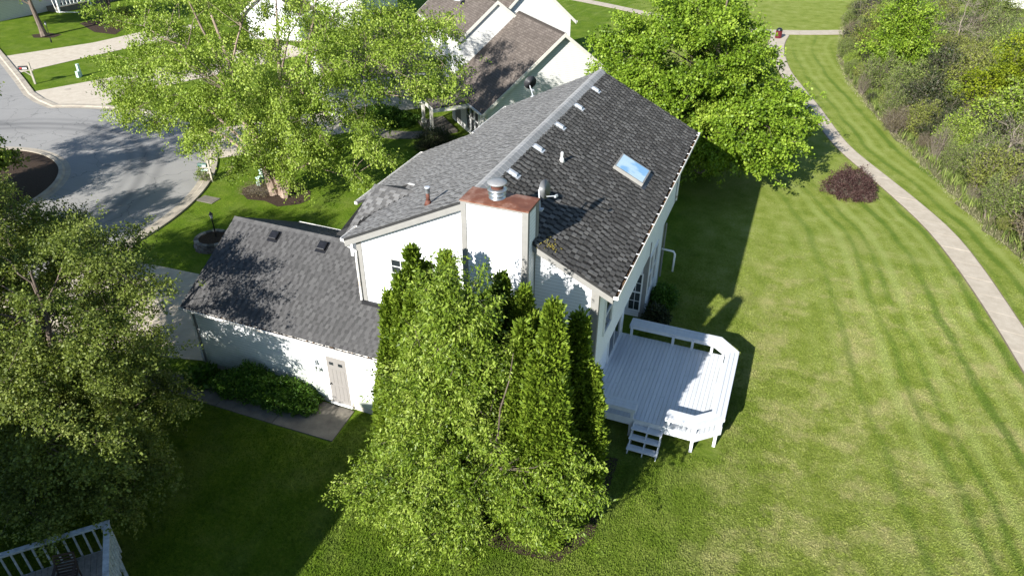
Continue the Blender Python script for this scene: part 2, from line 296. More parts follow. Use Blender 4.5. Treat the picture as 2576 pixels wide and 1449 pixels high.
def strip(name,A,B,z,mat,joint=None,gapmat=None):
    b=MB()
    for i in range(len(A)-1): b.face([(*A[i],z),(*B[i],z),(*B[i+1],z),(*A[i+1],z)])
    return b.build(name,mat,kind='structure')
def resample(P,n):
    P=np.array(P,float); s=np.concatenate([[0],np.cumsum(np.hypot(*np.diff(P,axis=0).T))]); t=np.linspace(0,s[-1],n)
    return np.stack([np.interp(t,s,P[:,0]),np.interp(t,s,P[:,1])],1)
def smooth(P,n):
    P=resample(P,n*2); 
    for _ in range(10): P[1:-1]=(P[:-2]+2*P[1:-1]+P[2:])/4
    return resample(P,n)
# footpath: slabs with narrow joints on a dirt bed
A=smooth(PL,64); B=smooth(PR,64); rnd=random.Random(4)
ce=(A+B)/2; dd=(B-A)/np.linalg.norm(B-A,axis=1)[:,None]
def fpath(name,A,B):
    b=MB(); q=MB(); c=(A+B)/2; d=(B-A)/np.linalg.norm(B-A,axis=1)[:,None]
    for i in range(len(A)-1):
        q.face([(*(A[i]-d[i]*.07),.006),(*(B[i]+d[i]*.07),.006),(*(B[i+1]+d[i+1]*.07),.006),(*(A[i+1]-d[i+1]*.07),.006)])
        a0=A[i]+(A[i+1]-A[i])*.012; b0=B[i]+(B[i+1]-B[i])*.012; z=.03+rnd.uniform(-.004,.004)
        b.ext([(*a0,0.01),(*b0,.01),(*B[i+1],.01),(*A[i+1],.01)],(0,0,z-.01))
    o=b.build(name,M['path'],kind='structure'); q.build('path_edge_soil',M['dirt'],kind='structure')
fpath('footpath',A,B)
fa=smooth(np.array([(-30,88.3),(-26.4,86.9),(-20.5,84.2),(-15.4,81.4),(-9,79.2),(-2.8,78.6),(3.6,81.4),(12,86)]),30); fb=smooth(np.array([(-30,90),(-26.5,88.6),(-20.6,85.9),(-15.6,83.2),(-9,81),(-2.9,80.4),(3.5,83.4),(11.5,88)]),30)
fpath('footpath',fb,fa)
# cul-de-sac: circle round an island, street leaving to the upper left
CX,CY=-43.8,22.2
def arc(r,a0,a1,n=40): return [(CX+r*math.cos(R_(a0+(a1-a0)*i/n)),CY+r*math.sin(R_(a0+(a1-a0)*i/n))) for i in range(n+1)]
uk=[(-50.3,35.35),(-52.67,35.65),(-54.72,36.5),(-58.43,38.63),(-64.45,41.96),(-90,56)]
road=arc(14.35,-150,117,60)+uk[1:]+[(-95,47),(-70,33.5),(-60,27),(-57.6,22)]
b=MB(); b.face([(p[0],p[1],.004) for p in road]); b.build('asphalt_road',M['asphalt'],kind='structure')
def kerb(name,P,w0,w1,h=.07,gut=.3):
    "gutter pan sheet plus a raised rounded kerb, on the left side of polyline P"
    P=np.array(P); T=np.gradient(P,axis=0); T/=np.linalg.norm(T,axis=1)[:,None]; Nn=np.stack([-T[:,1],T[:,0]],1)
    b=MB(); prof=[(w0,.010),(w0+.02,.014),(w0+gut,.018),(w0+gut+.10,.018+h),(w1,.02+h),(w1+.01,.0)]
    for i in range(len(P)-1):
        for (o0,z0),(o1,z1) in zip(prof[:-1],prof[1:]):
            b.face([(*(P[i]+Nn[i]*o0),z0),(*(P[i+1]+Nn[i+1]*o0),z0),(*(P[i+1]+Nn[i+1]*o1),z1),(*(P[i]+Nn[i]*o1),z1)])
    return b.build(name,M['kerb'],kind='structure')
outer=arc(14.35,-150,117,90)+uk[1:]
kerb('street_kerb',list(reversed(outer)),0,.75)
kerb('island_kerb',arc(6.85,0,360,72),0,.62,.09,.3)
b=MB(); b.face([(x,y,.06) for x,y in arc(6.28,0,360,48)[:-1]]); b.build('island_mulch',M['mulch'],kind='structure')
# driveways and walks
def drive(name,poly,z=.02): 
    return sheet(name,poly,z,M['drive'])
drive('driveway',[(-18.78,15.95),(-18.78,21.3),(-23.85,20.85),(-27.2,20.65),(-28.1,21.1),(-28.85,21.9),(-28.85,20),(-29.2,18.5),(-29.8,17.0),(-30.9,14.8),(-32.2,12.6),(-27,13),(-23,14.9)])
drive('driveway',[(-66.2,43.45),(-63.4,41.95),(-60.3,40.3),(-59.0,46.8),(-57.0,54.5),(-58.6,60),(-61.2,58.5),(-62.8,50.2)])
drive('driveway',[(-54.9,37.0),(-52.5,36.15),(-50.6,35.5),(-48.5,36.4),(-47.0,36.8),(-47.6,39.4),(-46.0,43.4),(-43.4,50),(-41.5,55.5),(-46.2,57),(-48.5,53),(-50.2,48.3),(-52.3,42.4)])
drive('driveway',[(-37.0,35.5),(-34.6,34.0),(-32.6,32.0),(-30.4,34.0),(-28.0,38.4),(-26.4,40.4),(-29.9,44.0),(-33.4,39.6),(-34.9,37.6)])
b=MB()
for poly in ([(-26.6,40.2),(-25.5,39.1),(-24.0,39.2),(-22.6,39.8),(-21.9,40.4),(-22.6,41.3),(-23.6,40.7),(-25.2,40.3),(-26.0,41)],): b.prism(poly,.0,.05)
b.prism([(-23.95,42.5),(-21.75,40.5),(-20.6,41.9),(-22.8,44.1)],0,.16)
b.build('front_walk',M['walk'],kind='structure')
b=MB()
for p in ([(-25.5,13.4),(-19.4,13.95),(-19.4,14.85),(-25.5,14.5)],[(-19.37,13.95),(-16.9,13.98),(-16.9,15.05),(-19.37,14.85)],[(-16.87,13.98),(-14.5,14.0),(-14.5,15.05),(-16.87,15.05)],[(-14.47,14.0),(-12.05,14.05),(-12.15,15.6),(-13.4,15.62),(-14.47,15.05)]): b.prism(p,0,.035)
b.build('side_walk',M['walk'],kind='structure')
# beds
sheet('tree_bed',[(-27.7,28.6),(-26.9,28.1),(-25.9,28.3),(-24.8,28.0),(-23.9,28.7),(-23.7,29.4),(-24.3,30.3),(-25.6,30.9),(-26.8,30.6),(-27.8,29.9),(-28.1,29.2)],.012,M['mulch'])
sheet('shrub_bed',[(-8.6,13.0),(-7.3,12.2),(-5.2,12.2),(-3.5,12.4),(-2.8,13.6),(-2.9,16.9),(-10.4,15.6),(-10.2,14)],.012,M['mulch'])
sheet('tree_bed',[(-70.9,50.2),(-69.6,49.4),(-67.9,50.2),(-68.2,51.4),(-70.2,51.4)],.012,M['mulch'])
sheet('shrub_bed',[G(200,60)[:2],G(238,82)[:2],G(290,88)[:2],G(330,60)[:2],G(270,38)[:2]],.012,M['mulch'])
BR=[(16.5,24),(13.6,30),(11.87,36.53),(10.9,38.69),(9.98,41.69),(8.41,46.84),(6.45,54.17),(4.14,63),(3.13,71.43),(3.33,86.6),(3.6,92)]
b=MB(); rr=random.Random(3)
pe=resample(np.array(BR),90)
for i in range(len(pe)-1):
    j0=rr.uniform(-.25,.25) if i==0 else j1; j1=rr.uniform(-.3,.3)
    b.face([(pe[i][0]+j0,pe[i][1],.01),(pe[i][0]+40,pe[i][1]+12,.01),(pe[i+1][0]+40,pe[i+1][1]+12,.01),(pe[i+1][0]+j1,pe[i+1][1],.01)])
b.build('scrub_ground',M['scrub'],kind='structure')
# ================================================================ OUR HOUSE
def frame(O,U,V):
    U=np.array(U,float);V=np.array(V,float);U/=np.linalg.norm(U);V/=np.linalg.norm(V); n=np.cross(U,V)
    if n[2]<0: n=-n
    return np.array(O,float),U,V,n
def shingles(b,O,U,V,L,rng,expo=.14,th=.014,wr=(.12,.3),gr=(.06,.22),seed=1,curl=0.,tt=(.55,1.),tb=(.15,.5),skip=None):
    O,U,V,n=frame(O,U,V); r=random.Random(seed); rows=int(L/expo)+1
    def piece(u0,u1,v0,v1,h0,h1,t,hb=0.):
        c0=h0+hb; j=r.uniform(-.004,.004)
        q=lambda u,v,h:O+U*u+V*(v)+n*h
        a,bb,c,d=q(u0,v0+j,0),q(u1,v0+j,0),q(u1,v1,h1),q(u0,v1,h1); e=q(u0,v0+j,c0+r.uniform(0,curl)); f=q(u1,v0+j,c0+r.uniform(0,curl))
        b.mesh([a,bb,c,d,e,f],[(4,5,2,3),(0,1,5,4),(1,2,5),(3,0,4)],t)
    for i in range(rows):
        v0=i*expo-.01; v1=min(v0+expo+.03,L+.01)
        if v1<=v0+.03: continue
        for (ua,ub) in rng(min(v0+expo/2,L)):
            u=ua
            while u<ub-.02:
                w_=min(r.uniform(.7,1.1),ub-u); 
                if not(skip and skip(u+w_/2,v0)): piece(u,u+w_,v0,v1,th*.55,.002,r.uniform(*tb))
                u+=w_
            u=ua+r.uniform(-.1,.1)
            while u<ub-.03:
                w_=r.uniform(*wr); a=max(u,ua); e=min(u+w_,ub)
                if e>a+.02 and not(skip and skip((a+e)/2,v0)): piece(a,e,v0-.004,v1,th,.006,r.uniform(*tt))
                u+=w_+r.uniform(*gr)
XR,ZR=-8.027,8.51; XE1,XE2,ZE=-12.432,-3.56,6.329; YF,YB=16.752,30.688; YW=16.98; XW1,XW2=-12.12,-4.03
kL=(ZR-ZE)/(XR-XE1); kR=(ZR-ZE)/(XE2-XR)
zL=lambda x:ZR-kL*(XR-x); zR=lambda x:ZR-kR*(x-XR)
house=empty('house',(-8,17,0),0,'white two storey house with attached garage, dark and pale shingle slopes, rust topped chimney','house')
# --- walls
b=MB(); T=.14
b.ext([(XW1,YW,0),(-4.4,YW,0),(-4.4,YW,3.05),(XW2,YW,3.05),(XW2,YW,zR(XW2)-.12),(XR,YW,ZR-.12),(XW1,YW,zL(XW1)-.12)],(0,T,0))
b.box((XW2-T,YW+T,3.05),(XW2,YB-.28,zR(XW2)-.12))
b.box((XW1,YW+T,0),(XW1+T,YB-.28,zL(XW1)-.12))
b.ext([(XW1,YB-.28,0),(-4.4,YB-.28,0),(-4.4,YB-.28,3.05),(XW2,YB-.28,3.05),(XW2,YB-.28,zR(XW2)-.12),(XR,YB-.28,ZR-.12),(XW1,YB-.28,zL(XW1)-.12)],(0,T,0))
b.box((-4.4-T,YW+T,0),(-4.4,23.0,3.05)); b.box((-4.85-T,23.0,0),(-4.85,25.1,3.05)); b.box((-4.85,22.86,0),(-4.4-T,23.0,3.05))
b.box((-4.85,25.1,0),(XW2,25.1+T,3.05)); b.box((XW2-T,25.1+T,0),(XW2,28.03,3.05)); b.box((-4.4,28.03-T,0),(XW2-T,28.03,3.05)); b.box((-4.4-T,28.03-T,0),(-4.4,YB-.28,3.05))
b.face([(-4.86,YW+T,3.052),(XW2-T,YW+T,3.052),(XW2-T,30.4,3.052),(-4.86,30.4,3.052)])
b.box((-14.7,21.6,0),(XW1-.002,26.75,zL(-14.7)-.14)); 
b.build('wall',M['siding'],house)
# garage walls
GX0,GY=-18.79,15.69; GYR,GZR,GZE,GYE,GXR=18.847,4.879,2.973,15.381,-18.823; kG=(GZR-GZE)/(GYR-GYE); GYB=22.0
b=MB()
b.box((GX0,GY,.22),(-9.2,GY+T,2.98)); b.ext([(GX0,GY+T,.22),(GX0,GYB,.22),(GX0,GYB,2.98),(GX0,GYR,GZR-.12),(GX0,GY+T,2.98)],(T,0,0)); b.box((GX0+T,GYB-T,.22),(XW1-.002,GYB,2.98)); b.box((-9.2-T,GY+T,.22),(-9.2,YW-.002,3.3))
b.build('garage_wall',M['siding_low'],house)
b=MB(); b.box((GX0+.015,GY+.02,0),(-9.22,GY+.3,.22)); b.box((GX0+.015,GY+.3,0),(GX0+.3,GYB-.02,.22)); b.build('foundation',M['found'],house)
# --- trims
tw=.17
def tbox(nm,a,c): q=MB(); q.box(a,c); q.build(nm,M['trim'],house)
tbox('corner_board',(XW1-.02,YW-.025,0),(XW1+tw,YW-.001,zL(XW1)-.2)); tbox('corner_board',(XW2-tw-.05,YW-.025,3.0),(XW2+.02,YW-.001,zR(XW2)-.2)); tbox('corner_board',(XW2+.001,YW-.001,3.0),(XW2+.022,YW+.12,zR(XW2)-.2))
tbox('corner_board',(-4.2,25.075,0),(XW2+.02,25.099,3.0)); tbox('corner_board',(XW2+.001,25.099,0),(XW2+.022,25.22,3.6))
tbox('corner_board',(XW2+.001,27.9,0),(XW2+.022,28.03,3.04)); tbox('corner_board',(XW2+.001,30.25,3.05),(XW2+.022,30.4,6.2))
tbox('corner_board',(GX0-.02,GY-.025,.2),(GX0+.13,GY-.001,2.95)); tbox('corner_board',(GX0-.022,GY-.001,.2),(GX0-.001,GY+.12,2.95))
def rake(xa,za,xb,zb,y0,h=.24,t=.03):
    q=MB(); q.ext([(xa,y0,za-h),(xb,y0,zb-h),(xb,y0,zb),(xa,y0,za)],(0,t,0)); q.ext([(xa,y0+t,za-h),(xb,y0+t,zb-h),(xb,YW-.002,zb-h),(xa,YW-.002,za-h)],(0,0,.02)); q.build('rake_board',M['trim'],house)
rake(XE1,ZE-.03,-8.02,zL(-8.02)-.03,YF+.004,.27); rake(-6.0,zR(-6.0)-.03,XE2,ZE-.03,YF+.004,.27)
b=MB()
# step flashing where the gable wall meets the garage roof
b.box((XW1-.03,YW-.10,GZE+kG*(YW-.1-GYE)+.012),(-9.2,YW-.026,GZE+kG*(YW-GYE)+.07)); b.build('flashing',M['flash'],house)
# --- roofs
nU=np.array((kR,0,1.));nU/=np.linalg.norm(nU)
def slab(b,pts,t=.1):
    b.ext([(p[0],p[1],p[2]-t) for p in pts],(0,0,t-.001))
b=MB()
slab(b,[(XR,YF,ZR),(XE2,YF,ZE),(XE2,YB,ZE),(XR,YB,ZR)])
b.build('roof_deck',M['felt'],house)
rdR=bpy.data.objects['roof_deck']; rdR.name='roof'
LR=math.hypot(XE2-XR,ZR-ZE); LL=math.hypot(XR-XE1,ZR-ZE)
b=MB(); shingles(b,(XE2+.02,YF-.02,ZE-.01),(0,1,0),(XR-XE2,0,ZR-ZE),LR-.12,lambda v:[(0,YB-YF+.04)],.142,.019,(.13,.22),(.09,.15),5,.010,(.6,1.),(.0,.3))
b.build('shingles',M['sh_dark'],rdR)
b=MB()
slab(b,[(XR-.001,YF,ZR),(XR-.001,YB,ZR),(XE1,YB,ZE),(XE1,YF,ZE)])
XM,ZM=-15.0,zL(-15.0)
slab(b,[(XE1-.001,21.4,ZE-.0005),(XE1-.001,26.95,ZE-.0005),(XM,26.95,ZM),(XM,21.4,ZM)])
rl=b.build('roof',M['felt'],house)
LM=math.hypot(XR-XM,ZR-ZM); dM=LM-LL
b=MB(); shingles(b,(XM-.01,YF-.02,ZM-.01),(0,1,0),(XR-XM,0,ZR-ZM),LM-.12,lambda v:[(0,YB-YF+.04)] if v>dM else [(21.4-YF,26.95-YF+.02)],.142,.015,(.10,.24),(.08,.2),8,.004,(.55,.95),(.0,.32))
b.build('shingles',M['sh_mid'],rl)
# cross gable over the front bay
b=MB(); CY0,CZ=19.8,6.80; cx0=-13.05; kc=.45; xr_=XR-(ZR-CZ)/kL; ze_=CZ-kc*2.1; xv=XR-(ZR-ze_)/kL
slab(b,[(cx0,CY0,CZ),(cx0,CY0-2.1,ze_),(min(xv,-12.9),CY0-2.1,ze_),(xr_,CY0,CZ)],.08); slab(b,[(cx0,CY0+.001,CZ),(cx0,CY0+2.1,ze_),(min(xv,-12.9),CY0+2.1,ze_),(xr_,CY0+.001,CZ)],.08)
cg=b.build('cross_gable_roof',M['felt'],house)
b=MB(); Lc=math.hypot(2.1,2.1*kc)
fx=lambda v: (0, (xr_-cx0)-( (xr_-cx0)-(min(xv,-12.9)-cx0))*(1-v/Lc)-.02)
shingles(b,(cx0-.02,CY0-2.12,ze_-.005),(1,0,0),(0,2.1,2.1*kc),Lc-.08,lambda v:[(0,max(.25,fx(v)[1]))],.15,.024,(.14,.26),(.10,.2),11,.008,(.45,.85),(.1,.4))
b.build('shingles',M['sh_mid'],cg)
b=MB()
for i in range(9):
    x=cx0+i*.19-.02; 
    if x>xr_: break
    b.ext([(x,CY0-.14,CZ-.055),(x,CY0,CZ+.022),(x,CY0+.14,CZ-.055)],(.2,0,.006),.1+.3*random.Random(i).random())
b.build('ridge_cap',M['sh_mid'],cg)
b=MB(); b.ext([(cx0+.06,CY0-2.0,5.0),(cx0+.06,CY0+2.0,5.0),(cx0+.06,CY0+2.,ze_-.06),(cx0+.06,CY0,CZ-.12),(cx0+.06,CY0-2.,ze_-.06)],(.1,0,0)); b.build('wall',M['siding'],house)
# flashing strip in the far valley
b=MB(); b.ext([(-12.62,21.3,zL(-12.62)+.02),(-12.0,20.68,zL(-12.0)+.03),(-11.96,20.73,zL(-11.96)+.03),(-12.56,21.36,zL(-12.56)+.02)],(0,0,.01)); b.build('valley_flashing',M['gutter'],house)
# ridge cap, pale, in short overlapping pieces
b=MB(); y=YF-.03; r=random.Random(2)
while y<YB:
    y1=min(y+.27,YB+.02); hw=.25; t=r.uniform(0,1)
    P0=[(XR-hw,y,ZR-hw*kL+.012),(XR-.05,y,ZR+.035),(XR+.05,y,ZR+.035),(XR+hw,y,ZR-hw*kR+.012)]
    P1=[(p[0],y1+.01,p[2]-.006) for p in P0]
    b.mesh(P0+P1+[(p[0],y,p[2]-.02) for p in P0],[(0,1,5,4),(1,2,6,5),(2,3,7,6),(8,9,1,0),(9,10,2,1),(10,11,3,2)],t); y=y1
b.build('ridge_cap',M['ridge'],house)
# garage roof
b=MB(); GY2=2*GYR-GYE
slab(b,[(GXR,GYE,GZE),(-9.0,GYE,GZE),(-9.0,YW-.03,GZE+kG*(YW-.03-GYE)),(XW1-.03,YW-.03,GZE+kG*(YW-.03-GYE)),(XW1-.03,GYR,GZR),(GXR,GYR,GZR)])
slab(b,[(GXR,GYR+.001,GZR),(XW1-.03,GYR+.001,GZR),(XW1-.03,GY2,GZE),(GXR,GY2,GZE)])
gr=b.build('garage_roof',M['felt'],house)
Lg=math.hypot(GYR-GYE,GZR-GZE); vg=(YW-GYE)*Lg/(GYR-GYE)
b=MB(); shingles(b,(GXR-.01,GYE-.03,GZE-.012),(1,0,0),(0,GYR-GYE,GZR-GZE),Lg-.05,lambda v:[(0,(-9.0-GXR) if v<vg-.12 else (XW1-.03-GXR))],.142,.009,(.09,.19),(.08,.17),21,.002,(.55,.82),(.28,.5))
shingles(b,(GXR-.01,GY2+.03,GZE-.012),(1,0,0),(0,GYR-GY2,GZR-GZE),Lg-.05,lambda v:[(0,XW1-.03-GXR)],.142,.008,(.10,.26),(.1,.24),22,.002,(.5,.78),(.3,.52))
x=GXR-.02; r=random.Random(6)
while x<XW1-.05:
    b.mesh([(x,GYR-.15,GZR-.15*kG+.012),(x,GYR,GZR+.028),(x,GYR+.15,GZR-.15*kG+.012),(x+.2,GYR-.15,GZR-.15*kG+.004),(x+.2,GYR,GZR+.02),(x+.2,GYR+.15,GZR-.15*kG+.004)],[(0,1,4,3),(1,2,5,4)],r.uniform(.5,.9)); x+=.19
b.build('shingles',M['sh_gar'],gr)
b=MB(); b.ext([(GXR-.005,GYE,GZE-.16),(GXR-.005,GYR,GZR-.16),(GXR-.005,GYR,GZR-.015),(GXR-.005,GYE,GZE-.015)],(.03,0,0)); b.ext([(GXR-.005,GY2,GZE-.16),(GXR-.005,GYR+.001,GZR-.16),(GXR-.005,GYR+.001,GZR-.015),(GXR-.005,GY2,GZE-.015)],(.03,0,0))
b.box((GXR+.03,GYE+.01,GZE-.15),(-9.0,GYE+.035,GZE-.02)); b.box((GXR+.03,GYE+.035,GZE-.15),(-9.02,GY-.002,GZE-.13))
b.build('fascia',M['white'],house)
# --- gutters
def gutter(name,p0,p1,out,wid=.12,dep=.11,deb=True,hang=0,seed=1,t=.008,mat='gutter'):
    p0=np.array(p0,float);p1=np.array(p1,float);d=p1-p0;L=np.linalg.norm(d);d/=L;o=np.array(out,float);z=np.array((0,0,1.)); b=MB(); ax=(d,o,z)
    b.box((0,0,-dep),(L,t,0),ax=ax,o=p0); b.box((0,t,-dep),(L,wid-t,-dep+t),ax=ax,o=p0); b.box((0,wid-t,-dep),(L,wid+.012,.012),ax=ax,o=p0); b.box((-.006,0,-dep),(0,wid,.01),ax=ax,o=p0); b.box((L,0,-dep),(L+.006,wid,.01),ax=ax,o=p0)
    g=b.build(name,M[mat],house)
    r=random.Random(seed)
    if hang:
        for i in range(hang):
            q=p0+d*(L*(i+.5)/hang+r.uniform(-.05,.05)); h=MB(); h.box((-.018,-.03,.004),(.018,wid,.02),ax=ax,o=q); h.build('gutter_hanger',M['white'],g)
    if deb:
        h=MB(); n=int(L/.05)
        for i in range(n):
            a=L*i/n; hh=-dep+.02+r.uniform(0,.07); h.box((a,t+.002,-dep+t+.001),(a+L/n-.001,wid-t-.002,hh),r.random()*.9,ax=ax,o=p0)
        h.build('gutter_debris',M['debris'],g)
    return g
gutter('gutter',(XE2+.01,YF,ZE-.03),(XE2+.01,YB,ZE-.03),(1,0,0),.13,.11,True,19,3)
gutter('gutter',(XE1-.01,YF,ZE-.03),(XE1-.01,17.66,ZE-.03),(-1,0,0),.12,.10,False)
gutter('gutter',(XE1-.01,26.97,ZE-.03),(XE1-.01,YB,ZE-.03),(-1,0,0),.12,.10,False)
gutter('gutter',(XM-.01,21.4,ZM-.03),(XM-.01,26.95,ZM-.03),(-1,0,0),.12,.10,False)
gutter('gutter',(GXR,GYE-.002,GZE-.03),(-9.0,GYE-.002,GZE-.03),(0,-1,0),.12,.09,True,0,9)
gutter('gutter',(GXR,GY2+.002,GZE-.03),(XW1-.1,GY2+.002,GZE-.03),(0,1,0),.12,.09,False)
b=MB(); b.tube([(XE1-.07,YF+.1,ZE-.12),(XE1-.02,YF+.12,ZE-.3),(XW1-.02,YW-.07,ZE-.5),(XW1-.03,YW-.08,ZE-.8),(XW1-.03,YW-.08,3.95)],.04,8); b.build('downspout',M['gutter'],house)
b=MB(); b.tube([(XW2+.06,30.2,6.1),(XW2+.06,30.2,3.2)],.04,8); b.build('downspout',M['gutter'],house)
b=MB(); b.tube([(XW2+.06,28.2,3.0),(XW2+.06,28.2,.3)],.04,8); b.build('downspout',M['trim'],house)
b=MB(); b.tube([(XW2,28.15,1.75),(-3.5,28.15,1.72),(-3.42,28.12,1.62),(-3.42,28.1,.75)],.045,8); b.build('exhaust_pipe',M['pvc'],house,True)
b=MB(); b.tube([(GX0+.05,GYE-.06,2.85),(GX0+.02,GY-.06,2.6),(GX0+.02,GY-.06,.3)],.035,8); b.build('downspout',M['gutter'],house)
# --- windows and doors (frame proud of the wall, pane behind the grid)
def window(parent,O,U,wd,ht,nout,cols=2,rows=2,split=True,fw_=.06,depth=.05,mat='white',name='window'):
    O=np.array(O,float);U=np.array(U,float);Z=np.array((0,0,1.));n=np.array(nout,float); ax=(U,Z,n)
    b=MB()
    b.box((-fw_,-fw_,.001),(wd+fw_,0,depth),ax=ax,o=O); b.box((-fw_,ht,.001),(wd+fw_,ht+fw_,depth),ax=ax,o=O); b.box((-fw_,0,.001),(0,ht,depth),ax=ax,o=O); b.box((wd,0,.001),(wd+fw_,ht,depth),ax=ax,o=O)
    if split: b.box((0,ht/2-.025,.001),(wd,ht/2+.025,depth-.008),ax=ax,o=O)
    for i in range(1,cols): b.box((wd*i/cols-.01,0,.004),(wd*i/cols+.01,ht,.022),ax=ax,o=O)
    nr=rows*(2 if split else 1)
    for i in range(1,nr):
        if split and i==rows: continue
        b.box((0,ht*i/nr-.01,.004),(wd,ht*i/nr+.01,.020),ax=ax,o=O)
    f=b.build(name,M[mat],parent)
    g=MB(); g.box((.001,.001,.0005),(wd-.001,ht-.001,.003),ax=ax,o=O); g.build('pane',M['glass'],f); return f
window(house,(-10.86,YW,4.75),(1,0,0),.95,1.05,(0,-1,0),3,2)
window(house,(XW2,17.95,4.05),(0,1,0),.85,1.25,(1,0,0),1,1)
window(house,(XW2,20.9,4.05),(0,1,0),.85,1.25,(1,0,0),1,1) if False else None
window(house,(-4.4,20.6,.9),(0,1,0),1.75,1.95,(1,0,0),2,1,False,.06,.05,'white','sliding_door')
window(house,(-4.66,25.1,.35),(1,0,0),.44,1.75,(0,-1,0),2,2)
window(house,(XW2,25.35,1.05),(0,1,0),.62,1.75,(1,0,0),1,1)
window(house,(XW2,26.2,1.05),(0,1,0),.62,1.75,(1,0,0),1,1)
window(house,(XW1,28.0,3.6),(0,1,0),.9,1.3,(-1,0,0),2,2)
# garage side door
dx0,dx1=-13.05,-12.27
b=MB(); b.box((dx0-.16,GY-.03,.2),(dx0,GY-.001,2.2)); b.box((dx1,GY-.03,.2),(dx1+.05,GY-.001,2.2)); b.box((dx0-.16,GY-.03,2.2),(dx1+.05,GY-.001,2.27)); b.box((dx0-.05,GY-.10,.10),(dx1+.06,GY-.031,.16)); df=b.build('door_frame',M['white'],house)
b=MB(); b.box((dx0+.002,GY-.035,.17),(dx1-.002,GY-.001,2.198))
b.box((dx0+.05,GY-.05,.03+.17),(dx0+.1,GY-.0351,1.7),.3) if False else None
d0=b.build('door',M['door'],house)
b=MB(); wv=(dx1-dx0)
for i in range(4):
    for z0,z1 in ((.32,.95),(1.05,1.68)): b.box((dx0+.1+i*.16,GY-.042,z0),(dx0+.2+i*.16,GY-.0352,z1))
b.build('door_panel',M['door'],d0)
for xx in (dx0+.11,dx0+.47):
    b=MB(); b.box((xx,GY-.041,1.86),(xx+.17,GY-.0352,1.98)); b.build('pane',M['glass'],d0)
b=MB(); b.lathe((dx0+.07,GY-.04,1.02),[(.03,0),(.03,.02),(.015,.03),(.03,.05),(.03,.075),(.01,.085)],10,ax=((1,0,0),(0,0,1),(0,-1,0))); b.build('door_knob',M['black'],d0)
b=MB(); b.lathe((-13.47,GY-.1,1.66),[(.05,0.12),(.075,.1),(.03,.16),(.012,.2)],10); b.box((-13.5,GY-.1,1.7),(-13.44,GY-.001,1.9)); wl=b.build('wall_lamp',M['steel'],house)
b=MB(); 
for dxx in (-.11,0,.11): b.lathe((-13.47+dxx,GY-.13-.04*(dxx==0),1.50),[(.02,.13),(.045,.1),(.06,0.)],8)
b.build('lamp_shade',M['lampglass'],wl)
# garage overhead door on the street side
b=MB(); b.box((GX0-.03,16.6,.05),(GX0-.001,21.1,2.3)); 
for i in range(1,4): b.box((GX0-.036,16.62,.05+i*.56),(GX0-.0301,21.08,.07+i*.56))
b.build('garage_door',M['white'],house)
# --- chimney
CX0,CX1,CYF,CYB,CZT=-8.0,-6.0,16.30,17.16,8.70
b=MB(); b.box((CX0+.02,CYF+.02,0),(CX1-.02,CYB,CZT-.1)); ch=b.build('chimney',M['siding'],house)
b=MB()
for x0,x1 in ((CX0-.01,CX0+.15),(CX1-.17,CX1+.012)): b.box((x0,CYF-.01,0),(x1,CYF+.0195,CZT-.101))
b.box((CX0-.01,CYF+.0195,0),(CX0+.0199,CYF+.15,CZT-.101)); b.box((CX1-.0199,CYF+.0195,0),(CX1+.012,CYF+.12,CZT-.101)); b.box((CX1-.0199,CYB-.16,zR(CX1)+.03),(CX1+.012,CYB+.01,CZT-.101)); b.box((CX0-.01,CYB-.16,7.9),(CX0+.0199,CYB+.01,CZT-.101))
b.box((CX0-.012,CYF-.012,CZT-.1),(CX1+.014,CYB+.012,CZT-.001)); b.build('chimney_trim',M['trim'],ch)
b=MB(); c=.03; b.box((CX0-c,CYF-c,CZT-.03),(CX1+c,CYB+c,CZT+.012)); b.mesh([(CX0-c,CYF-c,CZT+.0125),(CX1+c,CYF-c,CZT+.0125),(CX1+c,CYB+c,CZT+.0125),(CX0-c,CYB+c,CZT+.0125),(CX0+.9,CYF+.45,CZT+.05),(CX1-.9,CYF+.45,CZT+.05)],[(0,1,5,4),(2,3,4,5),(1,2,5),(3,0,4)]); b.build('chimney_cap',M['rust'],ch)
b=MB(); fx_,fy_,z0=-7.08,16.74,CZT+.03
b.lathe((fx_,fy_,z0),[(.24,0),(.24,.03),(.15,.05),(.15,.09),(.24,.11),(.255,.13),(.16,.16),(.16,.21),(.27,.24),(.285,.27),(.17,.30)],20); fl=b.build('flue_base',M['steel'],ch,True)
b=MB(); b.lathe((fx_,fy_,z0+.30),[(.17,0),(.18,.02),(.18,.13),(.27,.15)],20); b.build('flue_screen',M['rustpipe'],fl,True)
b=MB(); b.lathe((fx_,fy_,z0+.44),[(.16,-.04),(.27,.0),(.285,.02),(.27,.05),(.12,.09),(.01,.10)],24); b.build('flue_cap',M['ltmetal'],fl,True)
# vent pipes
def pv(p,h,r,mat,name='vent_pipe',capm=None):
    b=MB(); b.lathe(p,[(r*2.2,-.02),(r*1.3,.12),(r,.14)],12); b.lathe(p,[(r,.1),(r,h),(r*.7,h+.001)],12); o=b.build(name,M[mat],house,True)
    if capm:
        b=MB(); b.lathe(p,[(r*1.25,h-.06),(r*1.35,h+.1),(r*1.5,h+.1),(r*1.5,h+.14),(r*1.1,h+.14)],12); b.build('pipe_cap',M[capm],o,True)
pv((-6.81,21.72,zR(-6.81)),.33,.045,'pvc'); pv((-9.72,17.55,zL(-9.72)),.44,.06,'rustpipe','vent_pipe','ventw')
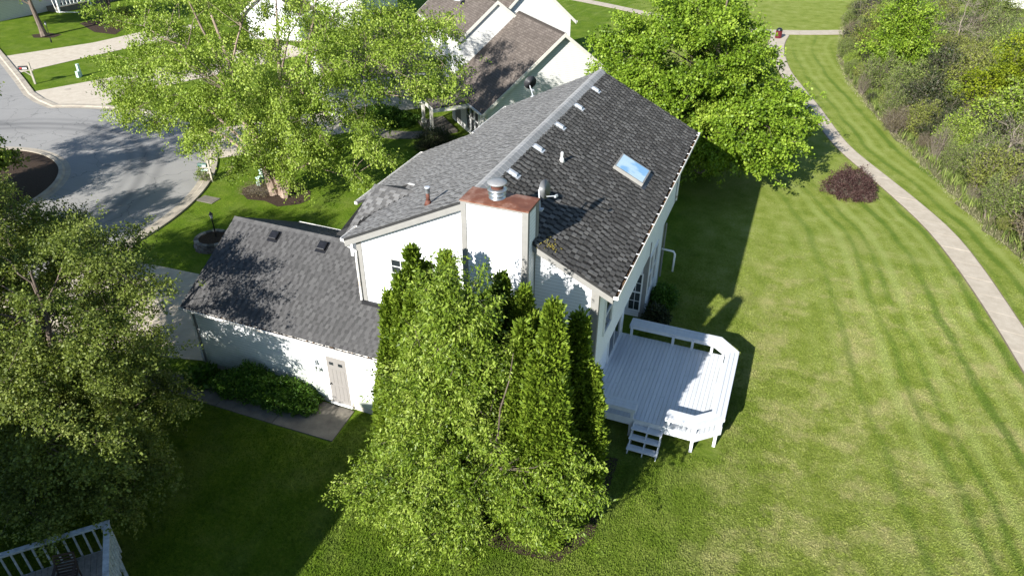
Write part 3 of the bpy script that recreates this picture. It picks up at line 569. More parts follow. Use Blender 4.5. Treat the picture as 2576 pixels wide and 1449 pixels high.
# box vents
def boxvent(p,ax,mat,w_=.36,h_=.30,t=.10,name='roof_vent'):
    b=MB(); w2,h2=w_/2,h_/2
    b.box((-w2-.05,-h2-.09,.012),(w2+.05,h2+.05,.026),ax=ax,o=p)
    V=[(-w2,-h2,.026),(w2,-h2,.026),(w2,h2,.026),(-w2,h2,.026),(-w2+.006,-h2+.006,t-.015),(w2-.006,-h2+.006,t-.015),(w2-.006,h2-.006,t-.015),(-w2+.006,h2-.006,t-.015),(-w2+.03,-h2+.03,t),(w2-.03,-h2+.03,t),(w2-.03,h2-.03,t),(-w2+.03,h2-.03,t)]
    V=[np.array(p)+v[0]*np.array(ax[0])+v[1]*np.array(ax[1])+v[2]*np.array(ax[2]) for v in V]
    b.mesh(V,[(0,1,5,4),(1,2,6,5),(2,3,7,6),(3,0,4,7),(4,5,9,8),(5,6,10,9),(6,7,11,10),(7,4,8,11),(8,9,10,11)]); return b.build(name,M[mat],house)
_,_,V_,n_=frame((0,0,0),(0,1,0),(XR-XE2,0,ZR-ZE)); axR=((0,1,0),tuple(V_),tuple(n_))
for yy in (28.48,26.16,23.87,21.58,19.30): boxvent((-7.62,yy,zR(-7.62)),axR,'ventw',.19,.29,.085)
_,_,V_,n_=frame((0,0,0),(1,0,0),(0,GYR-GYE,GZR-GZE)); axG=((1,0,0),tuple(V_),tuple(n_))
for xx in (-16.74,-14.64): boxvent((xx,18.45,GZE+kG*(18.45-GYE)),axG,'black',.34,.34,.12)
# skylight
b=MB(); q=(-4.89,23.95,zR(-4.89)); hu,hv=.61,.61; 
for a,bq in (((-hu,-hv,.02),(hu,-hv+.06,.15)),((-hu,hv-.06,.02),(hu,hv,.15)),((-hu,-hv+.06,.02),(-hu+.06,hv-.06,.15)),((hu-.06,-hv+.06,.02),(hu,hv-.06,.15))): b.box(a,bq,ax=axR,o=q)
sk=b.build('skylight',M['trim'],house)
b=MB(); b.box((-hu+.061,-hv+.061,.10),(hu-.061,hv-.061,.152),ax=axR,o=q); b.build('pane',M['skyglass'],sk)
b=MB(); b.box((-hu-.12,-hv-.15,.014),(hu+.12,-hv-.001,.032),ax=axR,o=q); b.build('flashing',M['dark'],sk)
b=MB(); r=random.Random(5)
for i in range(34):
    x=-5.78+r.gauss(.12,.13); y=17.1+r.gauss(0,.16); s_=r.uniform(.012,.035); b.lathe((x,y,zR(x)+.028),[(s_,0),(s_*.7,.012),(.01,.018)],7)
b.build('moss_patch',M['moss'],rdR)['kind']='stuff'
b=MB(); b.tube([(-5.99,17.0,7.5),(-5.72,17.15,7.5),(-5.6,17.3,7.5),(-5.58,17.35,7.5)],.006,4); b.tube([(-5.985,16.9,7.6),(-5.985,16.9,4),(-5.98,16.93,1)],.012,4); b.build('cable',M['black'],house)
# --- satellite dishes
def dish(name,c,dirv,r,mat,label,mount):
    o=empty(name,mount,0,label,'satellite dish','satellite dishes on the house roof')
    d=np.array(dirv,float);d/=np.linalg.norm(d); u=np.cross(d,(0,0,1.));u/=np.linalg.norm(u); v=np.cross(u,d)
    b=MB(); b.lathe(c,[(r,.09),(r*.97,.085),(r*.7,.035),(r*.35,.005),(.02,0),(.02,-.012),(r*.7,.02),(r,.078)],28,ax=(u,v,d)); b.build('reflector',M[mat],o,True)
    b=MB(); c=np.array(c,float); e=c+d*.42-v*r*.75; b.tube([c-v*r*.8+d*.06,e],.012,5); b.box((-.05,-.03,-.03),(.07,.03,.03),ax=(u,v,d),o=e); b.build('receiver_arm',M['ventw'],o)
    b=MB(); b.tube([c-d*.02,c-d*.12,np.array(mount)],.024,8); b.box((-.09,-.09,-.02),(.09,.09,.02),o=mount,ax=((1,0,0),(0,1,0),(0,0,1))); b.build('mast',M['ventw'],o)
dish('satellite_dish',(-6.02,17.5,8.84),(.93,-.22,.28),.27,'dishgrey','grey satellite dish mounted behind the rust topped chimney',(-5.98,17.22,8.35))
dish('satellite_dish',(-11.42,30.9,7.55),(.75,-.72,-.16),.31,'dark','dark satellite dish on a bent white mast at the far edge of the pale roof',(-11.12,30.62,6.98))
# ================================================================ DECK
dk=empty('wooden_deck',(-2,20.5,0),0,'white painted wooden deck with built in benches and clipped corners behind the house','deck')
ZD=.85; DX0,DX1,DY0,DY1=-4.39,.05,18.02,22.62
out=[(DX0,DY0),(-.70,DY0),(DX1,18.68),(DX1,22.25),(-.36,DY1),(DX0,DY1)]
b=MB(); r=random.Random(7); x=DX0; bw=.14
def ycl(x):
    y0,y1=DY0,DY1
    if x>-.70: y0=DY0+(x+.70)*(.66/.75)
    if x>-.36: y1=DY1-(x+.36)*(.37/.41)
    return y0,y1
while x<DX1-.03:
    x1=min(x+bw-.008,DX1); ya,yb=ycl(x); yc,yd=ycl(x1); t=r.random(); cuts=[0,1] if r.random()<.4 else [0,r.uniform(.3,.7),1]
    for c0,c1 in zip(cuts[:-1],cuts[1:]):
        g=.008 if c0 else 0
        b.ext([(x,ya+(yb-ya)*c0+g,ZD-.035),(x1,yc+(yd-yc)*c0+g,ZD-.035),(x1,yc+(yd-yc)*c1,ZD-.035),(x,ya+(yb-ya)*c1,ZD-.035)],(0,0,.035+r.uniform(-.002,.002)),t)
    x+=bw
b.build('floor_boards',M['deck'],dk)
b=MB()
def edge(b,P,z0,z1,t=.04,closed=True,inset=0):
    n=len(P)
    for i in range(n if closed else n-1):
        a=np.array(P[i]);c=np.array(P[(i+1)%n]); d=(c-a)/np.linalg.norm(c-a); nn=np.array((-d[1],d[0])); a2=a-d*.0;c2=c
        b.ext([(*a2,z0),(*c2,z0),(*(c2+nn*t),z0),(*(a2+nn*t),z0)],(0,0,z1-z0),.5)
edge(b,[(p[0]+(.001 if p[0]<-4 else .0),p[1]) for p in out],ZD-.30,ZD-.036); b.build('rim_board',M['deck'],dk)
b=MB(); b.box((DX0+.05,DY0+.06,ZD-.2),(DX1-.8,DY1-.06,ZD-.04)); b.build('joists',M['oldwood'],dk) if False else None
for (x,y) in ((-.78,18.12),(-.10,18.66),(-2.85,18.12),(-.1,22.1),(-.75,22.5),(-4.2,18.12),(-4.2,22.5)):
    b=MB(); b.box((x-.05,y-.05,0),(x+.05,y+.05,ZD-.04)); b.build('leg',M['deck'],dk)
def bench(Po,Pi,legs,name='bench'):
    "seat between outer and inner polylines"
    ZB=1.3; b=MB(); n=len(Po); Po=np.array(Po,float);Pi=np.array(Pi,float)
    for i in range(n-1):
        for j in range(3):
            f0,f1=j/3+.012,(j+1)/3-.012; A0=Po[i]+(Pi[i]-Po[i])*f0;A1=Po[i+1]+(Pi[i+1]-Po[i+1])*f0;B0=Po[i]+(Pi[i]-Po[i])*f1;B1=Po[i+1]+(Pi[i+1]-Po[i+1])*f1
            b.ext([(*A0,ZB-.04),(*A1,ZB-.04),(*B1,ZB-.04),(*B0,ZB-.04)],(0,0,.04),r.random())
    s=b.build(name,M['deck'],dk)
    b=MB()
    for P,sg in ((Po,1),(Pi,-1)):
        for i in range(n-1):
            a,c=P[i],P[i+1]; inw=(Pi[i]+Pi[i+1]-Po[i]-Po[i+1])/2*sg; inw/=np.linalg.norm(inw)
            a=a-inw*.004; c=c-inw*.004
            b.ext([(*a,ZB-.15),(*c,ZB-.15),(*(c+inw*.035),ZB-.15),(*(a+inw*.035),ZB-.15)],(0,0,.109 if 1 else .15),.6)
    for P,Q in ((Po[0],Pi[0]),(Po[-1],Pi[-1])):
        d=(Q-P)/np.linalg.norm(Q-P); 
        b.beam((*(P+d*.04),ZB-.095),(*(Q-d*.04),ZB-.095),.03,.1)
    b.build('bench_apron',M['deck'],s)
    for (x,y) in legs:
        b=MB(); b.box((x-.045,y-.045,ZD),(x+.045,y+.045,ZB-.045)); b.build('bench_leg',M['deck'],s)
bench([(-4.05,23.13),(-.64,23.13),(.08,22.44),(.08,18.65),(-.69,17.97),(-1.73,17.97)],[(-4.05,22.60),(-.86,22.60),(-.37,22.18),(-.37,18.86),(-.86,18.43),(-1.73,18.43)],[(-3.95,22.57),(-2.35,22.57),(-1.62,22.57),(-.9,22.55),(-.46,22.12),(-1.62,18.1),(-.75,18.08),(-.02,18.72),(-.42,20.4)])
bench([(-4.36,17.93),(-2.73,17.93)],[(-4.36,18.38),(-2.73,18.38)],[(-2.82,18.04),(-4.25,18.04)])
for xx in (-2.73,-2.24,-1.79):
    st=MB(); st.ext([(xx,17.99,.05),(xx,17.99,.78),(xx,17.70,.56),(xx,17.48,.30),(xx,17.22,.12),(xx,17.22,0.01)],(.035,0,0),.5); st.build('stair_stringer',M['deck'],dk)
for (y0,y1,z) in ((17.74,18.0,.66),(17.50,17.76,.44),(17.24,17.50,.21)):
    b=MB(); b.box((-2.76,y0,z-.035),(-1.73,(y0+y1)/2-.004,z),.6); b.box((-2.76,(y0+y1)/2+.004,z-.035),(-1.73,y1,z),.3); b.build('tread',M['deck'],dk)
# ================================================================ NEIGHBOUR DECK (bottom left) and the neighbour house that shades the yard
PA=np.array((-.690,-.724));PB=np.array((.724,-.690)); C0=np.array((-14.62,7.80)); ZF=.95; ZT=1.86
nd=empty('neighbour_deck',(C0[0],C0[1],0),0,'weathered grey deck corner with baluster railing in the shade','deck')
P3=lambda a,bq,z:(C0[0]+PA[0]*a+PB[0]*bq,C0[1]+PA[1]*a+PB[1]*bq,z)
axn=((PA[0],PA[1],0),(PB[0],PB[1],0),(0,0,1)); O0=(C0[0],C0[1],0)
b=MB(); r=random.Random(11)
for i in range(32): b.box((.05+i*.145,.05,ZF-.03),(.05+i*.145+.138,4.5,ZF),r.random(),ax=axn,o=O0)
b.build('floor_boards',M['oldfloor'],nd)
b=MB(); b.box((0,0,ZF-.25),(5,.04,ZF-.031),ax=axn,o=O0); b.box((0,.0405,ZF-.25),(.04,4.5,ZF-.031),ax=axn,o=O0); b.build('rim_board',M['oldwood'],nd)
b=MB(); b.box((-.06,-.07,ZT-.04),(5,.08,ZT),ax=axn,o=O0); b.box((-.07,.081,ZT-.041),(.08,4.5,ZT-.001),ax=axn,o=O0)
b.box((0,-.03,ZT-.13),(5,.01,ZT-.0405),ax=axn,o=O0); b.box((-.03,.011,ZT-.13),(.01,4.5,ZT-.0415),ax=axn,o=O0); b.build('handrail',M['oldwood'],nd)
for i in range(14):
    b=MB(); b.box((.12+i*.235,-.05,ZF-.2),(.17+i*.235,-.031,ZT-.045),ax=axn,o=O0); b.build('baluster',M['oldwood'],nd)
for i in range(12):
    b=MB(); b.box((-.07,.10+i*.2,ZF-.2),(-.031,.15+i*.2,ZT-.045),ax=axn,o=O0); b.build('baluster',M['oldwood'],nd)
for (a,q) in ((.09,.09),(.09,2.2),(2.4,.09)):
    b=MB(); b.box((a-.05,q-.05,0),(a+.05,q+.05,ZT-.05 if a+q<.3 else ZF-.03),ax=axn,o=O0); b.build('post',M['oldwood'],nd)
b=MB(); b.beam(P3(.02,.35,.9),P3(-.28,1.25,.02),.09,.09); b.build('stair_rail_post',M['oldwood'],nd)
# patio chair on it
cr=empty('patio_chair',P3(1.05,1.0,ZF),0,'brown slatted patio chair standing on the shaded grey deck','chair')
xa=np.array((PA[0],PA[1],0.));yb_=np.array((PB[0],PB[1],0.)); dirf=(xa*.15+yb_*.99);dirf/=np.linalg.norm(dirf); side=np.array((-dirf[1],dirf[0],0)); cax=(tuple(side),tuple(dirf),(0,0,1)); co=P3(1.05,1.0,ZF)
b=MB()
for i in range(6): b.box((-.23,-.22+i*.08,.41),(.23,-.22+i*.08+.055,.425),ax=cax,o=co)
for x in (-.25,.22): b.box((x,-.24,.39),(x+.03,.26,.435),ax=cax,o=co)
b.build('seat',M['chair'],cr)
b=MB()
for x in (-.25,.22): b.ext([tuple(np.array(co)+side*x+dirf*(-.24)+np.array((0,0,.4))),tuple(np.array(co)+side*x+dirf*(-.20)+np.array((0,0,.4))),tuple(np.array(co)+side*x+dirf*(-.34)+np.array((0,0,.92))),tuple(np.array(co)+side*x+dirf*(-.38)+np.array((0,0,.92)))],tuple(side*.03))
for i in range(6): z=.46+i*.085; y=-.235-(z-.4)*.25; b.box((-.22,y,z),(.22,y+.02,z+.045 if i<5 else z+.07),ax=cax,o=co)
b.build('backrest',M['chair'],cr)
for x in (-.25,.22):
    for y in (-.24,.23):
        b=MB(); b.box((x,y,0),(x+.03,y+.03,.39),ax=cax,o=co); b.build('leg',M['chair'],cr)
    b=MB(); b.box((x-.02,-.3,.62),(x+.05,.26,.645),ax=cax,o=co); b.box((x,.22,.4),(x+.03,.25,.62),ax=cax,o=co); b.build('armrest',M['chair'],cr)
# the neighbour house itself stands out of frame to the lower left; its shadow fills the yard
nh=empty('house',(-22,-4,0),0,'white sided hip roofed house just beyond the lower left corner','house')
b=MB(); hx0,hx1,hy0,hy1,hz=-42,-13.0,-9,2.75,6.8
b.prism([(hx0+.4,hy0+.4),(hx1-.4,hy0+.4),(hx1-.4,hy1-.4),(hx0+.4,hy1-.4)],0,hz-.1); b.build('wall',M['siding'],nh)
b=MB(); rz=hz+2.2; b.mesh([(hx0,hy0,hz),(hx1,hy0,hz),(hx1,hy1,hz),(hx0,hy1,hz),(hx0+5,(hy0+hy1)/2,rz),(hx1-5,(hy0+hy1)/2,rz)],[(0,1,5,4),(1,2,5),(2,3,4,5),(3,0,4),(3,2,1,0)]); b.build('roof',M['felt'],nh)
b=MB(); b.prism([(-15.2,1.0),(-14.4,1.0),(-14.4,1.9),(-15.2,1.9)],hz-1,hz+1.1); b.mesh([(-15.25,.9,hz+1.1),(-14.35,.9,hz+1.1),(-14.35,2.0,hz+1.1),(-15.25,2.,hz+1.1),(-14.8,1.45,hz+1.55)],[(0,1,4),(1,2,4),(2,3,4),(3,0,4),(3,2,1,0)]); b.build('chimney',M['siding'],nh)
# ================================================================ BACKGROUND HOUSES
def roofplane(name,pts,mat,parent,t=.12):
    "pts: eave0, eave1, ridge1, ridge0 ; uv in metres"
    P=[np.array(p,float) for p in pts]; U=P[1]-P[0]; U/=np.linalg.norm(U); Wv=P[3]-P[0]; Wv=Wv-U*(Wv@U); Wv/=np.linalg.norm(Wv)
    me=bpy.data.meshes.new(name); n=len(P); V=[tuple(p) for p in P]+[tuple(p-np.array((0,0,t))) for p in P]
    F=[tuple(range(n)),tuple(range(2*n-1,n-1,-1))]+[(i,i+n,(i+1)%n+n,(i+1)%n) for i in range(n)]
    me.from_pydata(V,[],F); uv=me.uv_layers.new(name='UVMap'); 
    for pl in me.polygons:
        for li in pl.loop_indices:
            p=np.array(V[me.loops[li].vertex_index])-P[0]; uv.data[li].uv=(p@U,p@Wv)
    me.update(); return link_mesh(name,me,mat,parent)
class Blk:
    def __init__(s,K,ang):
        s.K=np.array((K[0],K[1],0.)); a=R_(ang); s.S=np.array((math.cos(a),math.sin(a),0)); s.T=np.array((math.cos(a-math.pi/2),math.sin(a-math.pi/2),0)); s.ax=(tuple(s.S),tuple(s.T),(0,0,1))
    def p(s,a,t,z): q=s.K+s.S*a+s.T*t; return (q[0],q[1],z)
    def gable(s,root,s0,s1,t0,t1,ze,za,wall='cream',ov=.35,ovs=.3,ta=None,name='wall',z0=0,rn='roof',ridge=True):
        "gable roof with ridge along S; near gable face at s0"
        ta=(t0+t1)/2 if ta is None else ta; b=MB(); k0=(za-ze)/(ta-t0); k1=(za-ze)/(t1-ta)
        pr=[s.p(s0,t0,z0),s.p(s0,t1,z0),s.p(s0,t1,ze-.1),s.p(s0,ta,za-.12),s.p(s0,t0,ze-.1)]
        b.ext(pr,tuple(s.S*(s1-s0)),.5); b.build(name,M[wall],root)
        e0=ze-ov*k0; e1=ze-ov*k1
        r1=roofplane(rn,[s.p(s0-ovs,t0-ov,e0),s.p(s1+ovs,t0-ov,e0),s.p(s1+ovs,ta,za),s.p(s0-ovs,ta,za)],M['brown'],root)
        r2=roofplane(rn,[s.p(s1+ovs,t1+ov,e1),s.p(s0-ovs,t1+ov,e1),s.p(s0-ovs,ta,za-.0015),s.p(s1+ovs,ta,za-.0015)],M['brown'],root)
        h=.24
        for sa in (s0-ovs-.035,s1+ovs+.001):
            b=MB(); b.ext([s.p(sa,t0-ov,e0-h),s.p(sa,ta,za-h),s.p(sa,t1+ov,e1-h),s.p(sa,t1+ov,e1),s.p(sa,ta,za),s.p(sa,t0-ov,e0)],tuple(s.S*.034)); b.build('fascia',M['creamtrim'],root)
        for ta_,tb_,e_ in ((t0-ov-.12,t0-ov-.002,e0),(t1+ov+.002,t1+ov+.12,e1)):
            g=MB(); g.box((s0-ovs,ta_,e_-.13),(s1+ovs,tb_,e_-.02),ax=s.ax,o=s.K); g.build('gutter',M['creamtrim'],root)
        if ridge:
            q=MB(); n=int((s1-s0+2*ovs)/.2); rr=random.Random(int(s0*10)+5)
            for i in range(n):
                a=s0-ovs+i*.2; q.mesh([s.p(a,ta-.14,za-.14*k0+.01),s.p(a,ta,za+.03),s.p(a,ta+.14,za-.14*k1+.01),s.p(a+.2,ta-.14,za-.14*k0+.0),s.p(a+.2,ta,za+.012),s.p(a+.2,ta+.14,za-.14*k1+.0)],[(0,1,4,3),(1,2,5,4)],rr.random())
            q.build('ridge_cap',M['brown'],root)
B=Blk((-17.62,39.94),135.9)
hb=empty('house',(-17.6,42,0),0,'cream sided house with brown shingle roofs standing behind the main house','house')
B.gable(hb,0,6.3,0,10.45,2.70,6.78,'cream',.36,.3,5.23)
B.gable(hb,6.42,15.5,.95,6.2,5.55,7.62,'cream',.25,.1,3.56)
B.gable(hb,8.0,15,3.9,10.1,5.75,8.55,'cream',.35,.2,6.95)
# porch roof, beam and posts
roofplane('porch_roof',[B.p(2.0,-2.75,2.42),B.p(7.5,-2.75,2.42),B.p(7.5,-.3,2.9),B.p(2.0,-.3,2.62)],M['brown'],hb,.08)
b=MB(); b.box((2.05,-2.8,2.12),(7.5,-2.6,2.37),ax=B.ax,o=B.K); b.box((2.0,-2.8,2.12),(2.12,-.05,2.37),ax=B.ax,o=B.K); b.build('porch_beam',M['creamtrim'],hb)
for sp in (4.1,5.85):
    b=MB(); b.box((sp-.09,-2.35,.05),(sp+.09,-2.17,2.2),ax=B.ax,o=B.K); b.box((sp-.14,-2.40,.05),(sp+.14,-2.12,.45),ax=B.ax,o=B.K); b.build('porch_post',M['creamtrim'],hb)
window(hb,B.p(2.6,0,.30),tuple(-B.S),.62,1.95,tuple(-B.T),1,1,True,.07,.06); window(hb,B.p(1.85,0,.30),tuple(-B.S),.62,1.95,tuple(-B.T),1,1,True,.07,.06); window(hb,B.p(1.1,0,.30) if False else B.p(3.35,0,.30),tuple(-B.S),.62,1.95,tuple(-B.T),1,1,True,.07,.06)
b=MB(); b.box((-.02,-.02,0),(.12,.0,2.6),ax=B.ax,o=B.K); b.box((-.022,0,0),(-.001,.12,2.6),ax=B.ax,o=B.K); b.build('corner_trim',M['creamtrim'],hb)
b=MB(); b.box((4.6,-.03,.15),(5.6,-.001,2.2),ax=B.ax,o=B.K); b.build('front_door',M['trim'],hb)
# garage wing of that house
BG=Blk(B.p(12.5,-1.2,0),225.9)
BG.gable(hb,0.,6.6,-3.2,3.2,2.9,5.2,'cream',.35,.3)
b=MB(); b.box((6.62,-2.4,.05),(6.66,2.4,2.2),ax=BG.ax,o=BG.K); b.build('garage_door',M['white'],hb)
boxvent(B.p(10.2,2.2,7.05),((1,0,0),(0,1,0),(0,0,1)),'ventw',.4,.4,.14); vv=bpy.data.objects[-1] if False else None
# house C beyond the birch
Cc=Blk((-40.5,62.5),90+12)
hc=empty('house',(-43,66,0),0,'white house half hidden behind the spreading birch crown','house')
Cc.gable(hc,0,11,-7.0,0,5.3,8.2,'cream2',.4,.35)
Cc.gable(hc,-3.2,2,-10.5,-5.2,2.7,4.9,'siding',.35,.3)
window(hc,Cc.p(0,-2.6,3.4),tuple(Cc.T),1.3,1.2,tuple(-Cc.S),2,1); window(hc,Cc.p(0,-4.6,.9),tuple(Cc.T),1.2,1.3,tuple(-Cc.S),2,1)
b=MB(); b.box((-3.26,-10.0,.05),(-3.22,-5.8,2.2),ax=Cc.ax,o=Cc.K); b.build('garage_door',M['white'],hc)
# house D at the upper left: low porch with white railing
Dp=G(155,34); De=G(300,2); 
Dd=Blk((Dp[0],Dp[1]),math.degrees(math.atan2(De[1]-Dp[1],De[0]-Dp[0]))+90)
hd=empty('house',(Dp[0],Dp[1],0),0,'grey green sided house with white porch railing at the upper left','house')
Dd.gable(hd,2.2,10,-6,14,2.7,5.6,'cream2',.5,.4)
b=MB(); b.box((.25,0,0),(2.2,12,.55),ax=Dd.ax,o=Dd.K); b.build('porch_floor',M['walk'],hd)
b=MB(); b.box((.2,0,1.25),(.32,12,1.35),ax=Dd.ax,o=Dd.K); b.box((.22,0,.62),(.3,12,.7),ax=Dd.ax,o=Dd.K); rl_=b.build('porch_railing',M['white'],hd)
for i in range(26):
    b=MB(); b.box((.23,.2+i*.45,.7),(.29,.34+i*.45,1.25),ax=Dd.ax,o=Dd.K); b.build('baluster',M['white'],rl_)
for t_ in (0.05,4,8,11.9):
    b=MB(); b.box((.2,t_-.08,0),(.36,t_+.08,2.6),ax=Dd.ax,o=Dd.K); b.build('porch_post',M['white'],hd)
b=MB(); q=Dd.K; b.tube([Dd.p(.3,-.6,2.4),Dd.p(.0,-.5,.2),Dd.p(-1.6,.9,.06)],.06,6); b.build('downspout',M['white'],hd)
# shed, rocks, far house piece at the upper right
sp_=G(2538,20)
sh=empty('shed',sp_,0,'small white shed beyond the brush at the upper right','shed')
b=MB(); b.prism([(sp_[0]-1.6,sp_[1]),(sp_[0]+1.6,sp_[1]),(sp_[0]+1.6,sp_[1]+2.6),(sp_[0]-1.6,sp_[1]+2.6)],0,2.); b.build('wall',M['white'],sh)
b=MB(); b.ext([(sp_[0]-1.8,sp_[1]-.2,1.95),(sp_[0]+1.8,sp_[1]-.2,1.95),(sp_[0],sp_[1]-.2,2.9)],(0,3,0)); b.build('roof',M['ltmetal'],sh)
# ================================================================ STREET THINGS
def lamp(p,h,label,group='garden lamp posts'):
    o=empty('lamp_post',p,0,label,'lamp post',group)
    b=MB(); b.lathe(p,[(.07,0),(.07,.25),(.04,.3),(.032,.6),(.03,h-.42),(.045,h-.4),(.03,h-.37)],10); b.tube([(p[0]-.16,p[1],h-.5),(p[0]+.16,p[1],h-.5)],.012,5); b.build('post',M['black'],o)
    b=MB(); b.lathe(p,[(.05,h-.36),(.085,h-.18),(.085,h-.16)],6); b.build('lamp_glass',M['lampglass'],o)
    b=MB(); b.lathe(p,[(.11,h-.16),(.10,h-.13),(.03,h-.03),(.01,h)],6); 
    for j in range(6):
        t=2*math.pi*j/6; b.beam((p[0]+.05*math.cos(t),p[1]+.05*math.sin(t),h-.36),(p[0]+.088*math.cos(t),p[1]+.088*math.sin(t),h-.16),.012,.012)
    b.build('lamp_top',M['black'],o)
lamp((-25.05,23.57,0),1.72,'black lamp post rising from the round stone planter near the driveway')
lamp((-66.49,48.79,0),1.95,'black lamp post on the far lawn beside a leaning tree trunk')
# stone ring planter
pr=empty('stone_planter',(-25.05,23.35,0),0,'round stone edged planter at the foot of the lamp post','planter')
b=MB(); r=random.Random(1)
for lay in range(3):
    n=16
    for j in range(n):
        a0=2*math.pi*(j+.5*(lay%2))/n; a1=a0+2*math.pi/n*.94; ri,ro=.72-lay*.02,.95-lay*.03+r.uniform(-.02,.02)
        b.ext([(-25.05+ri*math.cos(a0),23.35+ri*math.sin(a0),lay*.14),(-25.05+ro*math.cos(a0),23.35+ro*math.sin(a0),lay*.14),(-25.05+ro*math.cos(a1),23.35+ro*math.sin(a1),lay*.14),(-25.05+ri*math.cos(a1),23.35+ri*math.sin(a1),lay*.14)],(0,0,.135),r.random())
b.build('stone_ring',M['stone'],pr)
b=MB(); b.face([(-25.05+.71*math.cos(t*.4189),23.35+.71*math.sin(t*.4189),.36) for t in range(15)]); b.build('soil',M['mulch'],pr)
def text(name,s,size,loc,rot,mat,parent):
    c=bpy.data.curves.new(name,'FONT'); c.body=s; c.size=size; c.extrude=.001; c.align_x='CENTER'; c.align_y='CENTER'
    t=bpy.data.objects.new(name,c); col.objects.link(t); dg=bpy.context.evaluated_depsgraph_get(); me=bpy.data.meshes.new_from_object(t.evaluated_get(dg)); bpy.data.objects.remove(t)
    me.transform(Matrix.Translation(loc)@rot); return link_mesh(name,me,mat,parent)
def mailbox(p,ang,label,num,bm,flag=True,plate=True,news=False,sc=1.):
    n0=len(bpy.data.objects); o=empty('mailbox',p,0,label,'mailbox','mailboxes at the kerb'); d=np.array((math.cos(ang),math.sin(ang),0)); s_=np.array((-d[1],d[0],0)); ax=(tuple(d),tuple(s_),(0,0,1))
    b=MB(); b.box((-.05,-.05,0),(.05,.05,1.3),ax=ax,o=p); b.box((-.16,-.04,.82),(.62,.04,.90),ax=ax,o=p); b.beam(tuple(np.array(p)+d*.03+np.array((0,0,.5))),tuple(np.array(p)+d*.4+np.array((0,0,.83))),.05,.05,upv=(0,1,0)); b.build('post',M['post'],o)
    b=MB(); q=np.array(p)+d*.12+np.array((0,0,.905)); V=[]
    pf=[(-.085,0),(.085,0),(.085,.12),(.07,.165),(.04,.195),(0,.205),(-.04,.195),(-.07,.165),(-.085,.12)]
    b.ext([tuple(q+s_*a+np.array((0,0,z))) for a,z in pf],tuple(d*.5)); bx=b.build('box',M[bm],o)
    b=MB(); b.box((.501,-.08,.005),(.515,.08,.17),ax=ax,o=tuple(q)); b.build('door',M[bm],bx)
    side=-1 if s_@np.array((0.3,-1,0))<0 else 1
    if flag: b=MB(); b.box((.30,side*.0855,.05),(.43,side*.094,.14),ax=ax,o=tuple(q)); b.build('flag',M['red'],bx)
    b=MB(); lo=sorted((side*.0858,side*.091)); b.box((.03,lo[0],.02),(.27,lo[1],.115),ax=ax,o=tuple(q)); pl=b.build('number_plate',M['white'],bx)
    if num:
        n=s_*side; xax=np.cross((0,0,1.),n); rot=Matrix((tuple((xax[0],0,n[0],0)),tuple((xax[1],0,n[1],0)),(0,1,0,0),(0,0,0,1)))
        c=q+d*.15+n*.0925+np.array((0,0,.067)); text('house_number',num,.09,Vector(c),rot,M['black'],pl)
    if news: b=MB(); b.tube([tuple(np.array(p)+d*.1+np.array((0,0,.7))),tuple(np.array(p)+d*.5+np.array((0,0,.68)))],.06,8); b.build('newspaper_holder',M['pale'],o)
    o.scale=(sc,sc,sc)
m1=G(579*.1794*.8587,1375*.1794*.8587); mailbox(m1,math.radians(212),'black mailbox with white number plate on a thin post between two driveways','1333','black',sc=1.3)
mailbox((-30.39,29.31,0),math.radians(195),'green mailbox on a pale wooden post at the kerb beside the birch','','pale' if 0 else 'mbgreen',False,True,True)
def pedestal(p,h,w_,label):
    o=empty('utility_pedestal',p,0,label,'utility box','pale green utility pedestals')
    b=MB(); b.prism([(p[0]-w_,p[1]-w_),(p[0]+w_,p[1]-w_),(p[0]+w_,p[1]+w_),(p[0]-w_,p[1]+w_)],0,h*.55); b.build('base',M['pale'],o)
    b=MB(); w_*=.92; b.prism([(p[0]-w_,p[1]-w_),(p[0]+w_,p[1]-w_),(p[0]+w_,p[1]+w_),(p[0]-w_,p[1]+w_)],h*.55,h); w_*=1.15; b.prism([(p[0]-w_,p[1]-w_),(p[0]+w_,p[1]-w_),(p[0]+w_,p[1]+w_),(p[0]-w_,p[1]+w_)],h,h+.03); b.build('cover',M['pale'],o)
pedestal(G(203,192),.95,.10,'taller pale green pedestal on the strip of lawn between two driveways')
pedestal(G(199,195),.45,.13,'short pale green pedestal beside the taller one between two driveways')
pedestal(G(664,462),.85,.12,'taller pale pedestal standing beside the birch trunk')
pedestal(G(654,467),.5,.12,'shorter pale pedestal at the left of the one by the birch')
g_=G(524,503); b=MB(); b.box((g_[0]-.55,g_[1]-.35,0),(g_[0]+.55,g_[1]+.35,.03)); tag(b.build('utility_cover',M['walk']),'flat grey utility cover set in the shaded lawn near the kerb','utility cover')
g_=G(170,226); b=MB(); b.lathe(g_,[(.25,0),(.24,.03),(.01,.035)],14); tag(b.build('utility_cover',M['kerb']),'round concrete cover in the lawn near the black mailbox','utility cover')
p=G(1957,97); o=empty('trash_can',p,0,'maroon round litter bin with black domed lid beside the footpath','trash can')
b=MB(); b.lathe(p,[(.27,0),(.29,.03),(.29,.72),(.27,.73)],20); 
for j in range(20): t=2*math.pi*j/20; b.box((p[0]+.291*math.cos(t)-.01,p[1]+.291*math.sin(t)-.01,.03),(p[0]+.291*math.cos(t)+.01,p[1]+.291*math.sin(t)+.01,.72))
b.build('body',M['maroon'],o)
b=MB(); b.lathe(p,[(.30,.73),(.30,.77),(.26,.88),(.16,.97),(.03,1.0)],20); b.build('lid',M['black'],o,True)
